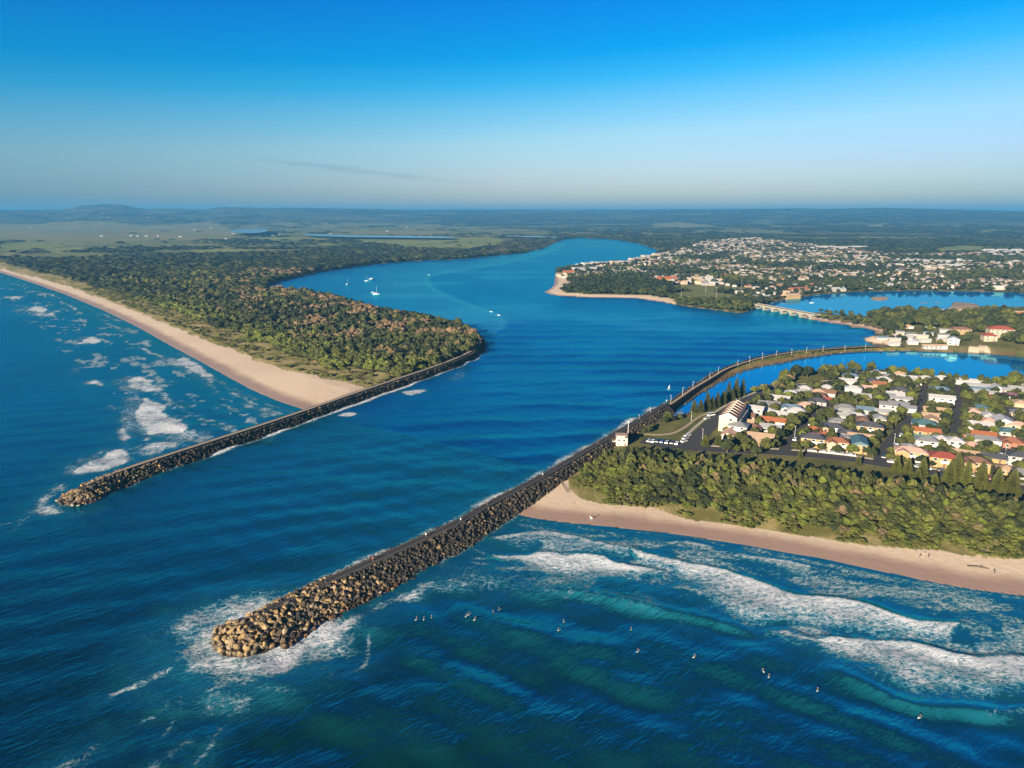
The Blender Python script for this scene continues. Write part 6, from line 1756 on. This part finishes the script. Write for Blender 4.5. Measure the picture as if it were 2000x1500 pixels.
for b_, g_, w_, _, _ in CARS.values():
    b_.materials.append(M_CAR); g_.materials.append(M_GLASS); w_.materials.append(M_TYRE); w_.materials.append(M_WHITE)
def car(px, py, rot, colr, label, kind='car', z=None):
    x, y = G(px, py, ZL + .5); z = float(ground_z(np.array([[x, y]]))[0]) + .13
    b_, g_, w_, L, Wd = CARS[kind]
    r_ = link('parked_' + kind, None, loc=(x, y, z), rotz=math.radians(rot)); tag(r_, label, kind, 'vehicles parked in the beach suburb')
    o = link('body', b_, parent=r_); o.color = (*CCOL[colr], 1); link('glass', g_, parent=r_)
    for sx in (-.31, .31):
        for sy in (-1, 1): link('wheel', w_, parent=r_, loc=(L * sx, sy * (Wd / 2 - .1), .33))
CCOL = {'white': (.75, .75, .75), 'silver': (.45, .46, .48), 'dark': (.04, .04, .05), 'blue': (.05, .12, .30), 'red': (.40, .04, .03)}
car(1389, 811, 30, 'white', 'white van parked on the verge at the bend of the beach road', 'van')
for q, (a, b, c_) in enumerate([(1268, 861, 'silver'), (1276, 862, 'white'), (1284, 862, 'dark'), (1293, 863, 'blue'), (1303, 864, 'silver'), (1313, 865, 'dark'), (1322, 866, 'white')]):
    car(a, b, 62, c_, f'{c_} car, {ORD[q]} from the left in the shaded car park')
for q, (a, b, c_) in enumerate([(1336, 862, 'white'), (1339, 856, 'silver'), (1343, 851, 'white'), (1381, 817, 'silver')]):
    car(a, b, 40, c_, f'{c_} car, {ORD[q]} up the verge of the road from the car park')
for q, (a, b, c_) in enumerate([(1586, 880, 'silver'), (1610, 883, 'white'), (1628, 885, 'white'), (1645, 887, 'silver'), (1662, 889, 'white'), (1743, 902, 'white'), (1794, 911, 'silver'), (1809, 914, 'white'), (1840, 918, 'dark'), (1896, 928, 'white'), (1926, 933, 'red'), (1980, 943, 'silver')]):
    car(a, b, -25 + random.uniform(-3, 3), c_, f'{c_} car, {ORD[q]} from the left along the house side of the beach road')
for q, (a, b, c_) in enumerate([(1553, 858, 'white'), (1571, 840, 'silver'), (1583, 829, 'white'), (1603, 808, 'dark')]):
    car(a, b, 58, c_, f'{c_} car, {ORD[q]} from the beach road up the first side street')
for q, (a, b, c_) in enumerate([(1752, 866, 'blue'), (1760, 850, 'white'), (1726, 892, 'dark')]):
    car(a, b, 60, c_, f'{c_} car parked on the second side street, {ORD[q]} counted by distance from the right')
for q, (a, b, c_) in enumerate([(1951, 918, 'white'), (1963, 902, 'silver'), (1955, 889, 'white')]):
    car(a, b, 66, c_, f'{c_} car, {ORD[q]} from the beach road on the rightmost street')
for q, (a, b, c_) in enumerate([(1500, 597, 'white'), (1530, 603, 'white'), (1557, 608, 'silver')]):
    pass

# ------------------------------------------------------------------ people
def person_mesh(pose):
    """one continuous skinned figure, coloured by its clothing"""
    if pose == 'stand':
        J = {'pel': (0, 0, .95), 'chest': (0, -.02, 1.32), 'neck': (0, -.02, 1.50), 'head': (0, -.03, 1.66), 'lh': (.10, 0, .90), 'lk': (.13, -.10, .50), 'la': (.12, -.02, .09), 'lt': (.13, -.18, .04),
             'rh': (-.10, 0, .90), 'rk': (-.12, .02, .48), 'ra': (-.12, .14, .10), 'rt': (-.13, .0, .04), 'ls': (.19, -.02, 1.42), 'le': (.25, .06, 1.15), 'lw': (.26, -.05, .90), 'lf': (.26, -.08, .80), 'rs': (-.19, -.02, 1.42), 're': (-.25, -.02, 1.14), 'rw': (-.25, -.16, .92), 'rf': (-.25, -.20, .83)}
    else:
        J = {'pel': (0, .05, .16), 'chest': (0, -.02, .52), 'neck': (0, -.03, .70), 'head': (0, -.05, .86), 'lh': (.11, .03, .13), 'lk': (.27, -.30, .10), 'la': (.30, -.28, -.30), 'lt': (.30, -.42, -.34),
             'rh': (-.11, .03, .13), 'rk': (-.27, -.30, .10), 'ra': (-.30, -.28, -.30), 'rt': (-.30, -.42, -.34), 'ls': (.19, -.03, .62), 'le': (.25, -.16, .38), 'lw': (.16, -.36, .22), 'lf': (.14, -.44, .18), 'rs': (-.19, -.03, .62), 're': (-.25, -.16, .38), 'rw': (-.16, -.36, .22), 'rf': (-.14, -.44, .18)}
    E = [('pel', 'chest'), ('chest', 'neck'), ('neck', 'head'), ('pel', 'lh'), ('lh', 'lk'), ('lk', 'la'), ('la', 'lt'), ('pel', 'rh'), ('rh', 'rk'), ('rk', 'ra'), ('ra', 'rt'), ('chest', 'ls'), ('ls', 'le'), ('le', 'lw'), ('lw', 'lf'), ('chest', 'rs'), ('rs', 're'), ('re', 'rw'), ('rw', 'rf')]
    R_ = dict(pel=.15, chest=.16, neck=.06, head=.115, lh=.10, rh=.10, lk=.06, rk=.06, la=.045, ra=.045, lt=.035, rt=.035, ls=.065, rs=.065, le=.045, re=.045, lw=.032, rw=.032, lf=.035, rf=.035)
    ks = list(J); me = bpy.data.meshes.new('person'); me.from_pydata([J[q] for q in ks], [(ks.index(a), ks.index(b)) for a, b in E], []); me.update()
    ob = bpy.data.objects.new('person_rig', me); C.objects.link(ob)
    md = ob.modifiers.new('skin', 'SKIN')
    for q, v in zip(ks, me.skin_vertices[0].data): v.radius = (R_[q], R_[q]); v.use_root = (q == 'pel')
    ob.modifiers.new('sub', 'SUBSURF').levels = 1
    dg = bpy.context.evaluated_depsgraph_get(); out = bpy.data.meshes.new_from_object(ob.evaluated_get(dg)); bpy.data.objects.remove(ob)
    for p in out.polygons:
        z = p.center.z; x = abs(p.center.x); hy = J['head'][2]
        p.use_smooth = True
        if z > hy + .03 or (z > hy - .06 and p.center.y > J['head'][1] + .05): p.material_index = 3
        elif z > J['neck'][2] - .02: p.material_index = 0
        elif z > J['pel'][2] + .02 and x < .24: p.material_index = 1
        elif (pose == 'stand' and z > .52 and x < .22) or (pose != 'stand' and z > -.15): p.material_index = 2
        else: p.material_index = 0
    return out
M_SKIN = plain('skin', (.48, .28, .19), .6); M_HAIR = plain('hair', (.06, .04, .025), .7); M_SHORT = plain('dark_shorts', (.05, .06, .09), .9); M_WET = plain('wetsuit', (.015, .017, .02), .5)
SHIRT = {'white': plain('white_shirt', (.75, .75, .74), .9), 'dark': plain('dark_shirt', (.05, .05, .06), .9), 'red': plain('red_shirt', (.60, .06, .04), .9), 'blue': plain('blue_shirt', (.06, .15, .35), .9)}
base_p = person_mesh('stand'); base_s = person_mesh('sit')
PERS = {}
for kx, mt in SHIRT.items():
    m_ = base_p.copy()
    for q in (M_SKIN, mt, M_SHORT, M_HAIR): m_.materials.append(q)
    PERS[kx] = m_
for q in (M_SKIN, M_WET, M_WET, M_HAIR): base_s.materials.append(q)
def person(px, py, z, shirt, label, rot=0.0, zexact=None):
    x, y = G(px, py, z); zz = zexact if zexact is not None else float(ground_z(np.array([[x, y]]))[0])
    o = link('person', PERS[shirt], loc=(x, y, zz), rotz=rot); tag(o, label, 'person'); return o
person(1160, 1009, 1.2, 'dark', 'person in dark clothes walking alone on the sand below the dune forest', 1.0)
for a, b, s, l in ((1789, 1077, 'dark', 'person standing apart above the group of three on the beach'), (1796, 1088, 'blue', 'left person of the three standing on the beach'), (1805, 1084, 'white', 'middle person of the three standing on the beach'), (1813, 1088, 'dark', 'right person of the three standing on the beach'), (1943, 1118, 'dark', 'person walking near the water at the far end of the beach')):
    person(a, b, 1.6, s, l, random.uniform(0, 6))
for q, (a, b, s) in enumerate([(728, 1096, 'red'), (832, 1049, 'white'), (900, 1019, 'white'), (952, 987, 'dark'), (1060, 931, 'white'), (1168, 868, 'blue')]):
    person(a, b, 4.66, s, f'person in a {s} shirt, {ORD[q]} from the head of the nearer breakwater path', random.uniform(0, 6), 4.66)
# white dog beside the lone walker
mb = MB(); M_DOG = plain('dog_coat', (.72, .70, .66), .9)
for p0, p1, a, b in (((-.28, 0, .46), (.05, 0, .48), .13, .15), ((.05, 0, .48), (.26, 0, .50), .15, .13), ((.26, 0, .52), (.42, 0, .68), .09, .075), ((.40, 0, .70), (.60, 0, .66), .085, .045), ((-.30, 0, .50), (-.52, 0, .62), .035, .015)): mb.cone(p0, p1, a, b, 8)
for x0, sx in ((.22, 0.02), (-.24, -.06)):
    for sy in (-.09, .09):
        mb.cone((x0, sy, .44), (x0 + sx, sy, .22), .06, .04, 6); mb.cone((x0 + sx, sy, .23), (x0 + .01, sy, .0), .036, .03, 6)
for sy in (-.05, .05): mb.cone((.44, sy, .74), (.42, sy * 1.7, .82), .03, .012, 5)
x, y = G(1155, 1011, 1.0)
o = link('dog', mb.mesh('dog', True), [M_DOG], loc=(x, y, float(ground_z(np.array([[x, y]]))[0])), rotz=2.4); tag(o, 'white dog standing on the sand beside the lone walker', 'dog')
o.scale = (1.5, 1.5, 1.5)
# driftwood
mb = MB(); mb.cone((-3.4, 0, .25), (0, .4, .3), .3, .26, 8); mb.cone((0, .4, .3), (3.0, -.1, .25), .26, .14, 8); mb.cone((.5, .4, .3), (1.4, 1.3, .6), .14, .05, 6)
x, y = G(1912, 1106, 1.5)
o = link('driftwood_log', mb.mesh('driftwood_log'), [M_BARK], loc=(x, y, float(ground_z(np.array([[x, y]]))[0])), rotz=-.3); tag(o, 'dark driftwood log lying on the open sand of the nearer beach', 'log')
# surfers waiting on their boards
mb = MB(); n = 12; ring_ = []
for q in range(n):
    a = 2 * math.pi * q / n; ring_.append((.27 * math.sin(a), -1.05 * math.cos(a), .04 + .10 * max(0, math.cos(a)) ** 3))
mb.poly([(x, y, z) for x, y, z in ring_] + [(x * .85, y * .97, z + .07) for x, y, z in ring_], [tuple(range(n - 1, -1, -1)), tuple(range(n, 2 * n))] + [(q, (q + 1) % n, n + (q + 1) % n, n + q) for q in range(n)])
BOARD = mb.mesh('surfboard'); BOARD.materials.append(M_WHITE)
SURF = [(814, 1210), (828, 1210), (843, 1206), (911, 1203), (916, 1201), (928, 1210), (963, 1194), (974, 1187), (1101, 1211), (1091, 1232), (1233, 1226), (1246, 1272), (1356, 1283), (1491, 1308), (1502, 1319), (1597, 1346), (1797, 1398)]
def sea_z(x, y):
    r = math.hypot(x, y); i = int(round(np.interp(r, rr, np.arange(NR)))); j = int(round((math.atan2(x, y) - th_in[0]) / (th_in[1] - th_in[0])))
    return float(SEA_Z.reshape(NR, NTH)[i, j])
for q, (a, b) in enumerate(SURF):
    x, y = G(a, b, .4); z = sea_z(x, y); rz = random.uniform(-.8, .8) + 2.6
    o = link('surfboard', BOARD, loc=(x, y, z - .05), rotz=rz); o.scale = (.8, .8, .8); tag(o, f'white surfboard under the {ORD[q]} surfer from the breakwater head', 'surfboard', 'surfboards in the line-up')
    o = link('person', base_s, loc=(x, y, z + .0), rotz=rz); tag(o, f'person in a wetsuit sitting on a surfboard, {ORD[q]} surfer from the breakwater head', 'person', 'surfers waiting for a wave')

# ------------------------------------------------------------------ boats
M_HULL = plain('boat_hull', (.74, .74, .73), .35); M_SAIL = plain('sail_cloth', (.80, .80, .78), .9); M_MAST = plain('mast_alloy', (.6, .6, .6), .4); M_DHULL = plain('dark_hull', (.05, .07, .10), .4)
def hull_mesh(L, Bm, Hh, y0=0.0, name='hull'):
    st = [(-.5, .78), (-.2, 1.0), (.1, .96), (.32, .62), (.5, .02)]; mb = MB(); rows_ = []
    for t, w_ in st:
        b = len(mb.v); y = Bm / 2 * w_
        mb.v += [(t * L, y0 - y, Hh), (t * L, y0 - y * .75, .0), (t * L, y0, -.35 * Hh), (t * L, y0 + y * .75, .0), (t * L, y0 + y, Hh)]; rows_.append(b)
    for a, b in zip(rows_[:-1], rows_[1:]):
        for q in range(4): mb.f.append((a + q, b + q, b + q + 1, a + q + 1)); mb.m.append(0)
        mb.f.append((a + 4, b + 4, b, a)); mb.m.append(0)
    mb.f.append((0, 1, 2, 3, 4)); mb.m.append(0)
    return mb.mesh(name)
def boat(px, py, L, label, kind='sailboat', mast=True, sail=False, cat=False, dark=False, rot=0.0):
    L *= .78
    x, y = G(px, py, 0); r_ = link(kind, None, loc=(x, y, .12), rotz=rot); tag(r_, label, 'boat', 'boats on the river')
    Hh = max(.5, L * .10); hm = M_DHULL if dark else M_HULL
    if cat:
        for sy in (-1, 1): link('hull', hull_mesh(L, L * .16, Hh, sy * L * .22), [hm], r_)
        mb = MB(); mb.box(-.05 * L, 0, Hh, L * .7, L * .5, .35); link('deck', mb.mesh('deck'), [M_HULL], r_)
    else:
        link('hull', hull_mesh(L, L * .32, Hh), [hm], r_)
    if L > 6:
        mb = MB(); mb.box(-.05 * L, 0, Hh + (.35 if cat else 0), L * .36, L * (.36 if cat else .2), L * .09); link('cabin', mb.mesh('cabin'), [M_HULL], r_)
        mb = MB(); mb.box(-.05 * L, 0, Hh + (.35 if cat else 0) + L * .035, L * .363, L * (.363 if cat else .203), L * .035); link('cabin_window', mb.mesh('cabin_window'), [M_GLASS], r_)
    if mast:
        mb = MB(); mb.cone((.08 * L, 0, Hh * .5), (.08 * L, 0, L * 1.25), .012 * L, .007 * L, 6); link('mast', mb.mesh('mast'), [M_MAST], r_)
        mb = MB(); mb.cone((.08 * L, 0, Hh + .17 * L), (-.38 * L, 0, Hh + .16 * L), .008 * L, .008 * L, 6); link('boom', mb.mesh('boom'), [M_MAST], r_)
    if sail:
        mb = MB(); p = [(.07 * L, .0, Hh + .2 * L), (-.36 * L, .10 * L, Hh + .19 * L), (.07 * L, 0, L * 1.22), (-.14 * L, .07 * L, Hh + .45 * L)]
        q_ = [(a, b + .02, c_) for a, b, c_ in p]
        mb.poly(p + q_, [(0, 1, 3), (0, 3, 2), (1, 2, 3), (6, 7, 4), (4, 7, 5), (5, 7, 6)]); link('sail', mb.mesh('sail'), [M_SAIL], r_)
    return r_
boat(735, 575, 13, 'largest moored white catamaran with a tall mast, nearest the wooded spit', 'catamaran', cat=True, rot=.5)
boat(728, 571.5, 8, 'small white boat moored just left of the catamaran', 'motorboat', mast=False, rot=.2)
boat(679, 555.5, 10, 'white sailboat moored alone, leftmost on the river', 'sailboat', rot=1.2)
boat(716, 549, 10, 'white yacht moored left of the white houseboat', 'sailboat', rot=.1)
boat(727, 545.5, 14, 'broad white houseboat moored beside a yacht', 'houseboat', mast=False, cat=True, rot=1.0)
boat(779, 559, 7, 'small dark boat alone in mid bay', 'motorboat', mast=False, dark=True, rot=.3)
boat(838, 537, 7, 'small boat by the start of the tide line', 'motorboat', mast=False, rot=.3)
boat(959, 609, 7, 'motorboat on the tide line, the farther of the two', 'motorboat', mast=False, rot=2.3)
boat(974, 616, 7, 'motorboat on the tide line, the nearer of the two', 'motorboat', mast=False, rot=2.3)
boat(1307, 761, 3.6, 'white dinghy under sail in open water off the training wall', 'sailing_dinghy', sail=True, rot=.6)
boat(1302, 783, 3.2, 'white dinghy under sail close to the training wall', 'sailing_dinghy', sail=True, rot=1.3)
boat(1586, 592, 8, 'white motorboat crossing the large lagoon behind the bridge', 'motorboat', mast=False, rot=.2)
boat(1619, 614.5, 9, 'white yacht lying off the lagoon side of the causeway', 'sailboat', rot=.2)
# ------------------------------------------------------------------ the morning air over the whole place
hz = MB()
hz.box(0, 20000, -9.0, 130000, 56000, 284.0)
k = NT('haze_air')
k.t.nodes.remove(k.b)
pv = k.n('ShaderNodeVolumePrincipled')
pv.inputs['Color'].default_value = (0.095, 0.355, 0.67, 1)
pv.inputs['Density'].default_value = 1.05e-4
pv.inputs['Anisotropy'].default_value = 0.0
k.l(pv.outputs[0], k.t.nodes['Material Output'].inputs['Volume'])
haze = link('haze', hz.mesh('haze'), [k.m]); haze['kind'] = 'stuff'
